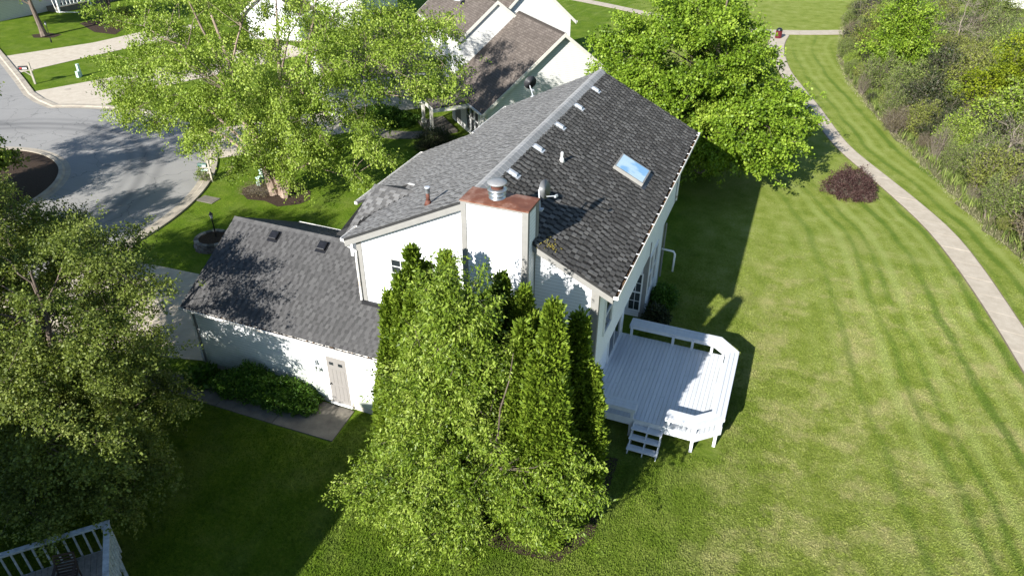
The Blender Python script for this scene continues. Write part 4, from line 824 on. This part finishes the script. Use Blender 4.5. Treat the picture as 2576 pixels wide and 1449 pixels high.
# rocks at the top right
for i,(x,y,s_) in enumerate(((2430,8,.9),(2452,9,.7),(2470,10,.8),(2488,14,.6),(2505,21,.7),(2395,6,1.0),(2372,5,.8))):
    g_=G(x,y); r=random.Random(i); b=MB(); V=[];n=9
    for k_,z in enumerate((0,.35,.7,.85)):
        for j in range(n): t=2*math.pi*j/n; rr_=s_*(1,.95,.7,.3)[k_]*r.uniform(.8,1.15); V.append((g_[0]+rr_*math.cos(t),g_[1]+rr_*.7*math.sin(t),z*s_))
    b.mesh(V,[(k_*n+j,k_*n+(j+1)%n,(k_+1)*n+(j+1)%n,(k_+1)*n+j) for k_ in range(3) for j in range(n)]+[tuple(range(3*n,4*n))],r.random()); tag(b.build('boulder',M['stone']),'tan boulder in the row at the top edge beyond the brush','boulder','boulders beyond the brush')
# ================================================================ FOLIAGE
def nrm(a): return a/(np.linalg.norm(a,axis=-1,keepdims=True)+1e-9)
def leaves(rg,C,D,nl,length,spread,lw,ll,droop=.3,rnd_=.9,upn=.8,tvar=.35,tb=None,dr=.7):
    "nl leaves strung along direction D from each centre C"
    n=len(C); C=np.repeat(C,nl,0); Dn=np.repeat(D,nl,0); m=n*nl; t=rg.random((m,1))
    P=C+Dn*t*length*rg.uniform(.6,1.2,(m,1))+rg.normal(0,1,(m,3))*spread
    A=nrm(Dn*dr+rg.normal(0,1,(m,3))*rnd_+np.array((0,0,-droop))); Nn=rg.normal(0,1,(m,3))*.7+np.array((0,0,upn)); W=nrm(np.cross(A,Nn))
    s=rg.uniform(.65,1.25,(m,1)); L=ll*s; Wd=lw*s*.5
    V=np.stack([P,P+A*L*.45+W*Wd,P+A*L,P+A*L*.45-W*Wd],1).reshape(-1,3); F=np.arange(4*m).reshape(m,4)
    tc=(np.repeat(tb,nl) if tb is not None else .5); T=np.clip(tc+rg.normal(0,tvar*.5,m),0,1); return V,F,T
def twigs(rg,A,Bp,r):
    "3-sided prisms from A to B"
    n=len(A); d=nrm(Bp-A); u=nrm(np.cross(d,rg.normal(0,1,(n,3)))); v=np.cross(d,u); V=[]
    for k_ in range(3): t=2*math.pi*k_/3; o=(u*math.cos(t)+v*math.sin(t))*r; V+= [A+o,Bp+o*.4]
    V=np.stack(V,1).reshape(-1,3); i=(np.arange(n)*6)[:,None]; F=np.concatenate([i+np.array([[0,2,3,1]]),i+np.array([[2,4,5,3]]),i+np.array([[4,0,1,5]])]); return V,F
def mesh_obj(name,V,F,T,mat,parent): return link_mesh(name,quads_mesh(V,F,T),mat,parent)
def tree(name,base,env,seed,label,cat='tree',group=None,nb=110,nt_=45,nl=12,leaf=(.09,.12),tl=.45,sp=.10,sig=.55,droop=.3,ow=.7,uz=.0,mat='leafA',bark='bark',trunks=None,tr=.16,zf=1.2,ztop=None,shell=.45,tvar=.35,rise=.55,cut=None,rnd_=.9,flat=.6,parts=True,twr=.008,upn=.8,cvar=.17,dr=.7,ntw=1800):
    "env: list of (cx,cy,cz,rx,ry,rz,weight) ellipsoids in world space"
    rg=np.random.default_rng(seed); root=empty(name,(base[0],base[1],0),0,label,cat,group)
    wts=np.array([e[6] for e in env],float);wts/=wts.sum(); E=[]
    while len(E)<nb:
        e=env[rg.choice(len(env),p=wts)]; d=rg.normal(0,1,3);d/=np.linalg.norm(d); rr=shell+(1-shell)*rg.random()**.6; q=np.array(e[:3])+d*rr*np.array(e[3:6])
        if q[2]<.35 or (cut and cut(q)): continue
        E.append(q)
    E=np.array(E); top=max(e[2]+e[5] for e in env) if ztop is None else ztop
    trunks=trunks or [(base[0],base[1],base[0],base[1])]
    wood=MB(); starts=[]
    def tp(tk,z): f=min(max(z/top,0),1); return np.array((tk[0]+(tk[2]-tk[0])*f,tk[1]+(tk[3]-tk[1])*f,z))
    for tk in trunks:
        zz=np.linspace(0,top*.85,9); P=[tp(tk,z)+np.append(rg.normal(0,.05,2)*(z>0),0) for z in zz]; rad=[tr*(1.25 if i==0 else 1)*(1-.88*z/(top*.86)) for i,z in enumerate(zz)]
        wood.tube(P,rad,9,.5)
    nlimb=max(6,nb//11); li=rg.choice(nb,nlimb,replace=False); pool=[]; zlo=zf
    for q in E[li]:
        hd=[np.hypot(q[0]-tp(tk,q[2])[0],q[1]-tp(tk,q[2])[1]) for tk in trunks]; tk=trunks[int(np.argmin(hd))]; h=min(hd)
        zs=np.clip(q[2]-h*rise,zf,top*.75); s0=tp(tk,zs); q2=s0+(q-s0)*.86; P=[s0]
        for f in (.2,.4,.6,.8,1.): P.append(s0*(1-f)+q2*f+np.array((0,0,.13*h*math.sin(math.pi*min(f*1.1,1))))+rg.normal(0,.05*min(h,2),3)*(f<1))
        r0=min(.014+.011*h,tr*.5); wood.tube(P,[r0*(1-.85*i/5) for i in range(6)],5,.5,cap=False); pool+=P[1:]
    pool=np.array(pool)
    for q in E:
        d2=((pool-q)**2).sum(1)+np.maximum(pool[:,2]-q[2],0)**2*2; p0=pool[int(d2.argmin())]; L_=np.linalg.norm(q-p0)
        if L_>.15:
            m=(p0+q)/2+rg.normal(0,.07*L_,3); wood.tube([p0,m,q],[.006+.006*L_,.004+.003*L_,.004],4,.5,cap=False)
        for f in (.5,.8,1.): starts.append(p0*(1-f)+q*f)
    ctr=np.array([np.average([e[0] for e in env],weights=wts),np.average([e[1] for e in env],weights=wts),np.average([e[2] for e in env],weights=wts)])
    eo=nrm((E-ctr)*np.array((1,1,.35))+rg.normal(0,.25,E.shape)); eo=np.repeat(eo,nt_,0)
    C=np.repeat(E,nt_,0)+rg.normal(0,1,(nb*nt_,3))*np.array((sig,sig,sig*flat))*.62+eo*rg.normal(-.3,1.25,(nb*nt_,1))*sig; C[:,2]=np.maximum(C[:,2],.15)
    if cut is not None: C=C[np.array([not cut(q) for q in C])]
    outw=nrm((C-ctr)*np.array((1,1,.6))); D=nrm(outw*ow+rg.normal(0,1,C.shape)*.5+np.array((0,0,uz)))
    tb=.5+rg.normal(0,cvar*.7,len(C))+np.repeat(rg.normal(0,cvar,nb),nt_)[:len(C)]
    V,F,T=leaves(rg,C,D,nl,tl,sp,leaf[0],leaf[1],droop,rnd_,upn,tvar,tb,dr); 
    keep=V[:,2].reshape(-1,4).min(1)>.03; V=V.reshape(-1,4,3)[keep].reshape(-1,3); F=np.arange(len(V)).reshape(-1,4); T=T[keep]
    mesh_obj('crown',V,F,T,M[mat],root)
    # twigs from the nearest bough point
    idx=np.repeat(np.arange(nb),nt_)
    S0=np.array(starts); sel=rg.choice(len(C),min(len(C),ntw),replace=False); Cs=C[sel]
    dd_=((Cs[:,None,:]-S0[None,:,:])**2).sum(-1); nn_=S0[dd_.argmin(1)]; tv,tf=twigs(rg,nn_,Cs+D[sel]*tl*.6,twr)
    nv=len(wood.v); wood.v+= [tuple(p) for p in tv]; wood.f+=[tuple(int(i)+nv for i in f) for f in tf]; wood.t+=[.5]*len(tf); wood.m+=[0]*len(tf)
    wood.build('trunk',M[bark],root); return root
# big spreading birch in front of the street
tree('birch_tree',(-25.7,29.3),[(-25.5,30.5,8.8,8.6,7.6,4.2,3),(-32,30,6.4,4.4,4.6,3.2,1.0),(-18.6,31.2,7.9,3.7,4.0,2.9,.9),(-24.5,27.5,5.6,5.0,3.4,3.2,.9),(-34.4,29.6,4.2,1.6,1.6,1.6,.25),(-31.5,31.,3.6,2.4,2.2,1.6,.25),(-20.0,28.0,4.0,2.6,2.4,2.4,.35),(-24.6,28.6,3.2,2.6,2.,2.0,.3)],11,'large birch with drooping pale green twigs and leaning trunks beside the street',nb=310,nt_=32,nl=20,leaf=(.08,.10),tl=.62,sp=.08,sig=.36,droop=.9,ow=.35,uz=-.75,mat='leafB',bark='barkb',trunks=[(-25.9,29.2,-29.5,30.5),(-25.5,29.4,-25.,31.5),(-25.2,29.2,-21.5,30.5),(-25.6,29.6,-27,26.5)],tr=.24,zf=1.6,ztop=12.5,shell=.42,rise=.8,rnd_=.8,twr=.007,flat=.8)
# dense maple behind the house
tree('maple_tree',(-4.3,41.5),[(-6.1,40.8,6.5,4.1,4.8,3.6,2.8),(-4.5,41,4.0,5.5,5.6,2.8,2.2),(-1.9,39.2,3.6,2.4,2.8,2.2,.5),(-9.0,41,5.6,2.0,2.4,2.6,.35)],12,'dense bright green maple between the dark roof slope and the footpath',nb=400,nt_=30,nl=20,leaf=(.12,.135),tl=.36,sp=.10,sig=.38,droop=.45,ow=.8,uz=-.05,mat='leafA',tr=.26,zf=1.0,ztop=12,shell=.62,rise=.5,flat=.55)
# leafy cherry in front of the cedars
tree('cherry_tree',(-6.2,12.25),[(-6.5,12.3,3.1,2.1,1.4,1.9,2.3),(-6.4,12.6,5.6,1.35,1.0,2.3,1.2),(-6.5,12.6,7.4,.75,.6,1.1,.4),(-8.6,12.0,1.5,1.2,.8,.9,.35),(-7.6,12.9,4.2,1.1,.8,1.2,.5),(-6.9,11.5,1.5,1.5,.7,.9,.5),(-3.7,12.2,3.5,.8,.7,.8,.25),(-3.9,11.9,2.5,.9,.7,.7,.25)],13,'broad cherry tree with drooping narrow leaves in front of the tall cedars',nb=360,nt_=28,nl=19,leaf=(.042,.108),tl=.32,sp=.055,sig=.25,droop=1.0,ow=.6,uz=.05,mat='leafC',tr=.06,zf=.5,ztop=8.6,shell=.4,rise=.6,flat=.8,twr=.005,trunks=[(-6.2,12.25,-6.1,12.5),(-6.1,12.2,-7.6,12.2),(-6.0,12.3,-4.6,12.1)],upn=.6)
# big crown at the left
tree('maple_tree',(-20.2,11.2),[(-20.3,11.4,4.8,4.2,3.5,2.5,3),(-22.8,13.4,4.2,4.0,3.2,2.6,1.4),(-17.8,9.4,3.2,3.2,2.2,1.9,1.0),(-26.4,14.2,4.4,3.6,3.0,2.6,.8),(-27.5,11.5,6.2,3.4,3.0,2.0,1.3),(-25.2,13.2,5.8,2.8,2.4,1.8,1.0),(-18.2,8.8,2.0,4.2,2.2,1.2,1.0),(-17.9,11.4,2.4,2.1,1.7,1.3,.6)],14,'large olive green tree at the left edge, lower crown in shade',nb=600,nt_=36,nl=15,leaf=(.062,.082),tl=.32,sp=.07,sig=.30,droop=.3,ow=.8,uz=.12,mat='leafD',tr=.2,zf=.8,ztop=7.6,shell=.5,rise=.45,flat=.45,twr=.006,trunks=[(-20.2,11.2,-19.5,11.4),(-20.5,11.4,-23.5,13.6)])
# small trees on the island and at the left edge
ip=G(45,470)
tree('small_tree',(-40.6,22.6),[(-40.6,22.6,2.3,1.9,1.9,1.2,1),(-39.0,21.4,1.9,1.0,1.,.8,.4)],15,'small light leaved tree growing in the mulch of the street island',nb=60,nt_=18,nl=12,leaf=(.12,.15),tl=.3,sp=.09,sig=.25,mat='leafB',tr=.06,zf=.4,ztop=3.2,uz=.5,twr=.006)
tree('small_tree',(-41.5,18.0),[(-39.6,19.6,2.0,1.9,1.9,1.5,1),(-40.2,22.8,1.8,1.8,1.9,1.2,.8)],25,'pale green shrubby tree at the near side of the street island',nb=50,nt_=18,nl=12,leaf=(.12,.14),tl=.3,sp=.09,sig=.25,mat='leafD',tr=.05,zf=.4,ztop=3.2,uz=.4,twr=.006)
tree('island_tree',(-42.5,19.5),[(-42.5,19.5,7.2,4.6,4.4,2.3,2),(-40,17,6.4,2.4,2.4,1.8,.5),(-38.6,22.6,6.3,1.2,1.2,1.0,.22)],16,'dark crown reaching in at the left edge above the street',nb=150,nt_=20,nl=12,leaf=(.08,.11),tl=.3,sp=.09,sig=.35,mat='leafD',tr=.22,zf=2.5,ztop=9,twr=.006)
tree('street_tree',(-34.8,12.8),[(-34.8,12.8,5.6,2.6,2.6,2.0,1)],26,'tree just beyond the left edge shading the near kerb of the street',nb=90,nt_=20,nl=10,leaf=(.1,.12),tl=.3,sp=.09,sig=.35,mat='leafD',tr=.12,zf=1.5,ztop=7)
# trees at the upper left
tree('lawn_tree',(-69.23,50.29),[(-71.5,50.5,6.4,4.0,3.8,2.6,1),(-68.8,51,6.0,2.6,2.6,2.2,.6),(-75,49.5,4.8,2.6,2.6,1.6,.5)],17,'leaning tree with dark trunk and bright crown on the far left lawn',nb=130,nt_=22,nl=11,leaf=(.15,.17),tl=.45,sp=.13,sig=.5,mat='leafB',bark='bark',tr=.28,zf=2.2,ztop=8.5,trunks=[(-69.1,50.2,-71.2,50.8)],uz=-.1)
g_=G(272,46)
tree('lawn_tree',g_,[(g_[0]+.5,g_[1]+1,5.0,3.6,3.0,2.0,1)],18,'dark multi stemmed tree in a mulch bed at the upper left',nb=70,nt_=14,nl=8,leaf=(.12,.14),tl=.4,sp=.12,sig=.5,mat='leafD',bark='bark',tr=.13,zf=1.,ztop=6.5,trunks=[(g_[0],g_[1],g_[0]-2.6,g_[1]+.5),(g_[0]+.2,g_[1],g_[0]+1.8,g_[1]+.5),(g_[0]+.1,g_[1]+.1,g_[0]-.2,g_[1]+1),(g_[0],g_[1],g_[0]+.9,g_[1]-.6)])
# tall cedars: profile columns of upright sprays over a dense core
def cedar(p,H,R,seed,label,lean=(0,0),leaders=2):
    rg=np.random.default_rng(seed); root=empty('cedar_tree',(p[0],p[1],0),0,label,'cedar tree','tall cedars against the house wall')
    ph=rg.uniform(0,6.28,6)
    subs=[(0,0,1.,.66)]+[(R*.60*math.cos(t_),R*.60*math.sin(t_),hf,.50) for t_,hf in zip(rg.uniform(0,1.2)+np.arange(6)*1.047,rg.uniform(.42,.93,6))]
    VV=[];TT=[]
    def rad(z,th,H_=H,R_0=R,q=0): 
        f=z/H_; r_=R_0*np.clip((1-f**1.9),0,1)**.68*(0.85+.15*np.clip(f*4,0,1)); return r_*(1+.12*np.sin(th*3+ph[q%6]+z*1.3)+.10*np.sin(th*5+ph[1]-z*2.1)+.09*np.sin(z*4.7+ph[2]+th))+.02
    for q,(dx,dy,hf,rf) in enumerate(subs):
        n=int(5200*R*rf*H*hf/4.); H_=H*hf; z=rg.uniform(.1 if q==0 else H_*.15,H_,n); th=rg.uniform(0,2*math.pi,n); r_=rad(z,th,H_,R*rf,q)*rg.uniform(.74,1.08,n)
        C=np.stack([p[0]+dx+r_*np.cos(th),p[1]+dy+r_*np.sin(th),z],1); ow=np.stack([np.cos(th),np.sin(th),np.full(n,1.1)],1); D=nrm(ow+rg.normal(0,.35,(n,3)))
        tb=.5+.12*np.sin(z*5+th*4+ph[3])+rg.normal(0,.15,n)+rg.normal(0,.10)
        V,F,T=leaves(rg,C,D,3,.13,.035,.065,.14,-.3,.45,.2,.35,tb,1.1); VV.append(V);TT.append(T)
    V=np.concatenate(VV);T=np.concatenate(TT);F=np.arange(len(V)).reshape(-1,4)
    mesh_obj('crown',V,F,T,M['cedar'],root)
    b=MB(); 
    b.tube([(p[0]+lean[0]*f,p[1]+lean[1]*f,f*H) for f in np.linspace(0,.93,14)],[max(.02,float(rad(f*H,0.))*.55) for f in np.linspace(0,.93,14)],10,.25); b.build('inner_foliage',M['cedar'],root)
    b=MB(); b.tube([(p[0],p[1],0),(p[0]+lean[0]*.5,p[1]+lean[1]*.5,H*.5)],[.09,.05],7); b.build('trunk',M['bark'],root)
for i,(x,y,H,R,lb) in enumerate((
 (-9.05,13.9,6.7,.78,'leftmost tall cedar, its top below the gable window'),
 (-8.42,14.15,8.1,.66,'tall cedar with the highest pointed tip in the left group'),
 (-8.05,13.45,7.25,.70,'cedar standing in front of the tallest one of the left group'),
 (-7.75,14.75,7.75,.70,'dark pointed cedar at the right of the left group'),
 (-5.95,14.3,7.75,.70,'left tip of the middle pair of cedars by the chimney corner'),
 (-5.3,14.2,7.55,.76,'right tip of the middle pair of cedars by the chimney corner'),
 (-4.85,13.0,7.45,.70,'slightly shorter bright cedar left of the tall right hand one'),
 (-4.08,12.9,8.25,.80,'tallest bright cedar of the right hand group'),
 (-3.75,14.0,7.3,.78,'dark rightmost cedar beside the deck'),
 (-6.6,14.6,5.9,.8,'lower cedar hidden behind the cherry crown'))): cedar((x,y),H,R,30+i,lb,(0,0))
# shrubs
def shrub(name,c,r,seed,mat,label,cat='shrub',group=None,n=900,nl=7,leaf=(.06,.09),tw=.006,bark='bark',dome=True,tl=.16,sp=.05,upn=.8):
    rg=np.random.default_rng(seed); root=empty(name,(c[0],c[1],0),0,label,cat,group)
    d=nrm(rg.normal(0,1,(n,3))); d[:,2]=np.abs(d[:,2]); q=rg.uniform(.55,1.,(n,1))**.6; lump=1+.16*np.sin(d[:,0:1]*5+seed)*np.sin(d[:,1:2]*5+1.3*seed)+.14*np.sin(d[:,0:1]*11+2*seed)*np.sin(d[:,2:3]*9+seed)+rg.normal(0,.05,(n,1))
    C=np.array((c[0],c[1],0.05))+d*q*lump*np.array(r); D=nrm(d+np.array((0,0,.5))+rg.normal(0,.4,(n,3)))
    V,F,T=leaves(rg,C,D,nl,tl,sp,leaf[0],leaf[1],.15,.9,upn,.35,.5+rg.normal(0,.13,n)); mesh_obj('foliage',V,F,T,M[mat],root)
    A=np.array([(c[0],c[1],0)]*(n//3))+rg.normal(0,.12,(n//3,3))*np.array((r[0],r[1],0)); v,f=twigs(rg,A,C[:n//3]*1.,tw); mesh_obj('stems',v,f,np.full(len(f),.5),M[bark],root); return root
shrub('purple_shrub',(4.1,41.4),(1.32,1.1,1.45),50,'purple','dark purple leaved shrub beside the footpath',n=2600,leaf=(.045,.065),bark='twig',tw=.012)
shrub('round_shrub',(-20.6,38.6),(1.25,1.15,1.35),51,'darkbush','dark clipped round shrub below the tall front windows',n=1500,leaf=(.05,.07))
for i,(x,y,a,bq,z,lb) in enumerate(((-17.0,15.0,.6,.5,.5,'leafy green shrub at the left end of the garage wall'),(-16.1,15.15,1.0,.62,.95,'tallest green shrub under the middle of the garage wall'),(-15.0,15.1,.95,.6,.85,'green shrub in the middle of the garage bed'),(-14.1,15.2,.7,.5,.55,'low green shrub nearest to the garage side door'))):
    shrub('garage_shrub',(x,y),(a,bq,z),60+i,'hedge',lb,'shrub','shrubs along the garage wall',1500,6,(.06,.085))
shrub('hosta_clump',(-18.3,14.95),(.6,.45,.4),66,'hedge','low broad leaved clump at the garage corner',n=260,nl=4,leaf=(.12,.25),tl=.1)
shrub('bed_shrub',(-3.45,25.0),(.42,.5,.55),67,'darkbush','dark round shrub by the house wall just behind the deck','shrub','shrubs behind the deck',900,7,(.06,.12))
shrub('bed_shrub',(-3.45,26.6),(.45,.55,.65),68,'hedge','second dark green shrub farther along the house wall','shrub','shrubs behind the deck',900,7,(.06,.12))
g_=G(975,305); shrub('groundcover_bush',(g_[0],g_[1]),(2.3,1.2,.75),69,'hedge','wide low green bush in the planting bed before the porch',n=2600,leaf=(.08,.11))
g_=G(650,487); shrub('twiggy_shrub',(g_[0],g_[1]),(1.15,.8,.5),70,'russet','low brown twiggy shrub at the foot of the birch',n=700,nl=3,leaf=(.03,.05),bark='twig')
g_=G(739,214); shrub('red_shrub',(g_[0],g_[1]),(1.6,.6,.5),71,'purple','low reddish shrub on the strip of lawn behind the birch',n=500)
g_=G(317,66); shrub('bed_bush',(g_[0],g_[1]),(1.5,1.3,1.6),72,'olive','yellowish bush in the mulch bed at the upper left',n=900,leaf=(.1,.12))
g_=G(515,455); shrub('kerb_plant',(g_[0],g_[1]),(.45,.35,.7),73,'sage','thin sprig of pale leaves at the kerb below the mailbox',n=120,nl=5,leaf=(.07,.09))
# ---- brush beyond the lawn: prototypes at the origin, then copies
def proto_shrub(seed,mat,H,R,nst,nl,leaf,twn,bark='twig',tl=.3,sp=.08,up_=.9):
    rg=np.random.default_rng(seed); a=rg.uniform(0,6.28,nst); rr_=R*np.sqrt(rg.random(nst)); tip=np.stack([rr_*np.cos(a),rr_*np.sin(a),H*(1-.45*(rr_/R)**2)*rg.uniform(.65,1.05,nst)],1); bs=tip*np.array((.25,.25,0))+rg.normal(0,.08,(nst,3))*np.array((1,1,0))
    mid=bs*.5+tip*.5+rg.normal(0,.1,(nst,3)); v1,f1=twigs(rg,bs,mid,.02); v2,f2=twigs(rg,mid,tip,.012)
    k_=twn; f=rg.uniform(.3,1.,(nst*k_,1)); C=np.repeat(bs,k_,0)*(1-f)+np.repeat(tip,k_,0)*f+rg.normal(0,.06,(nst*k_,3)); D=nrm(np.repeat(nrm(tip-bs),k_,0)*.6+rg.normal(0,.7,(nst*k_,3))+np.array((0,0,.3))); v3,f3=twigs(rg,C,C+D*tl*1.5,.006)
    V=np.concatenate([v1,v2,v3]); F=np.concatenate([f1,f2+len(v1),f3+len(v1)+len(v2)]); st_=quads_mesh(V,F,np.full(len(F),.5)); st_.materials.append(M[bark])
    V,F,T=leaves(rg,C,D,nl+2,tl*1.4,sp,leaf[0]*1.25,leaf[1]*1.15,.1,.9,.7,.4,.5+rg.normal(0,.15,len(C))); fo=quads_mesh(V,F,T); fo.materials.append(M[mat]); return fo,st_
PR_=[(proto_shrub(101,'sage',2.6,1.5,70,9,(.055,.10),16),'grey green brushy shrub'),(proto_shrub(102,'olive',2.8,1.5,70,8,(.055,.10),15),'yellowish olive brushy shrub'),(proto_shrub(103,'russet',2.3,1.4,80,3,(.04,.07),14),'brown twiggy shrub'),(proto_shrub(104,'sage',3.6,1.3,45,7,(.05,.09),16),'tall thin grey green shrub'),(proto_shrub(105,'darkbush',2.4,1.6,60,9,(.06,.10),15),'dark green brushy shrub'),(proto_shrub(106,'russet',3.6,1.1,40,1,(.03,.05),10,'twig'),'bare pale twiggy shrub'),(proto_shrub(107,'leafB',3.2,1.7,70,9,(.07,.11),16),'fresh green leafy shrub')]
BRa=np.array(BR); rb=random.Random(77); pts=[]
def bx(y): return float(np.interp(y,BRa[:,1],BRa[:,0]))
tries=0
while len(pts)<270 and tries<30000:
    tries+=1; y=rb.uniform(27,93); wmax=4+ (y-27)*.30; x=bx(y)+.25+(wmax+3)*rb.random()**1.15
    if y>84 and x>13: continue
    if all((x-q[0])**2+(y-q[1])**2>1.35**2 for q in pts): pts.append((x,y))
for i,(x,y) in enumerate(sorted(pts,key=lambda q:q[1])):
    edge_=x-bx(y); 
    if edge_<2.2: c_=rb.choices(range(7),[3,3,2.2,2,1.6,2.2,.8])[0]
    else: c_=rb.choices(range(7),[3.6,3.,1.6,2.6,2.4,1.,1.8])[0]
    (fo,st_),lb=PR_[c_]; s_=rb.choice([.62,.8,.95,1.1,1.35])*rb.uniform(.9,1.1)*(.55 if edge_<1.2 else 1)
    where='at the mown edge' if edge_<2.2 else 'inside the thicket'; dist='near' if y<45 else ('in the middle of' if y<65 else 'at the far end of')
    o=empty('brush_shrub',(x,y,0),rb.uniform(0,6.28),'%s %s, %s the brush'%(lb,where,dist),'shrub','wild shrubs of the brush strip'); o.scale=(s_,s_,s_*rb.uniform(.85,1.2))
    for nm,me in (('foliage',fo),('stems',st_)):
        c=bpy.data.objects.new(nm,me); col.objects.link(c); c.parent=o
# trees in the brush
def bt(px,py,H,label,mat,seed,leaf=(.12,.14),nb=80,shell=.4,rx=2.2,nt_=24,nl=12,bark='bark',off=0):
    g=G(px,py); tree('thicket_tree',g,[(g[0],g[1],H*.6,rx*.8,rx*.8,H*.36,1),(g[0]+.5*rx,g[1]-.2*rx,H*.42,rx*.7,rx*.7,H*.25,.5),(g[0]-.5*rx,g[1]+.1*rx,H*.36,rx*.7,rx*.6,H*.24,.5)],seed,label,'tree',None,nb=nb,nt_=nt_,nl=nl,leaf=leaf,tl=.35,sp=.11,sig=.4,mat=mat,bark=bark,tr=.12,zf=.5,ztop=H,shell=shell,rise=.8,uz=.3)
bt(2238,215,8.0,'bright green upright tree standing in the far brush','leafA',201,rx=1.9,nb=95)
bt(2190,150,4.6,'bushy mid green tree at the left end of the brush','olive',202,(.07,.1),60,rx=1.7)
bt(2572,340,8.0,'yellow green tree at the right edge of the photo','yellowleaf',203,(.11,.14),150,.5,3.4,26)
bt(2250,160,3.6,'lower bright green sapling in front of the upright brush tree','leafA',204,nb=40,rx=1.1)
bt(2390,150,6.0,'pale barked thin tree with few leaves in the brush','sage',205,(.05,.07),60,.3,2.0,10,3,'twig')
bt(2480,60,4.2,'grey green tree in front of the boulders','sage',206,(.08,.1),70,rx=2.4)
bt(2500,470,4.4,'tall bare stemmed sapling near the right edge','russet',207,(.03,.05),50,.3,1.3,10,2,'twig')
# undergrowth and grass tufts
def tufts(name,pts,n,h,wd,seed,mat,label,cat,spread=.2):
    rg=np.random.default_rng(seed); P=np.array(pts)[rg.integers(0,len(pts),n)]; P=P+rg.normal(0,spread,(n,2)); C=np.concatenate([P,np.zeros((n,1))],1)
    V,F,T=leaves(rg,C,np.tile((0,0,1.),(n,1)),1,.01,.0,wd,h,-.9,.45,.0,.5,.5+rg.normal(0,.1,n),1.); o=mesh_obj(name,V,F,T,M[mat],None); return tag(o,label,cat,None,'stuff')
rg=np.random.default_rng(9); ys=rg.uniform(27,92,5000); edgep=np.stack([np.array([bx(y) for y in ys])+rg.exponential(.6,5000)-.15,ys],1)
tufts('dry_grass',edgep,9000,.13,.025,91,'dryblade','dry straw and grass along the edge of the brush','grass',.12)
ys=rg.uniform(27,92,5000); inner=np.stack([np.array([bx(y) for y in ys])+rg.uniform(.5,20,5000),ys],1)
tufts('undergrowth',inner,90000,.6,.06,92,'sage','green undergrowth covering the ground of the thicket','undergrowth',.3)

def lawn_blades(n=380000):
    rg=np.random.default_rng(5); m=n*6; Y=6+30*rg.random(m); X=rg.uniform(-26,14,m)
    dx,dy,dz=X,Y,-CAMH+np.zeros(m); dp=dx*fw[0]+dy*fw[1]+dz*fw[2]; px=1288+FPX*(dx*rt[0]+dy*rt[1]+dz*rt[2])/dp; py=724.5-FPX*(dx*up[0]+dy*up[1]+dz*up[2])/dp
    ok=(px>-120)&(px<2700)&(py<1560)&(rg.random(m)<np.clip((35-Y)/15,0,1)); D=pdist(X,Y,PC); ok&=~(np.abs(D)<.62+.14*rg.random(m)); ok&=~((X>-28)&(X<-12.0)&(Y>13.9)); ok&=~((X>-20)&(X<-3.9)&(Y>15.6)); ok&=~((X>-4.5)&(X<.1)&(Y>18)&(Y<23.2)); X=X[ok][:n];Y=Y[ok][:n]; n=len(X)
    C=np.stack([X,Y,np.zeros(n)],1); V,F,T=leaves(rg,C,np.tile((0,0,1.),(n,1)),1,.005,.0,.028,.055,-.35,.75,1.6,.5,.5+rg.normal(0,.1,n),.6); V[:,2]=np.maximum(V[:,2],.004)
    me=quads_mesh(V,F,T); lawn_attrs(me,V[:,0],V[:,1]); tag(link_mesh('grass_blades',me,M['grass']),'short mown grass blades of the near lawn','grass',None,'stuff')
lawn_blades()
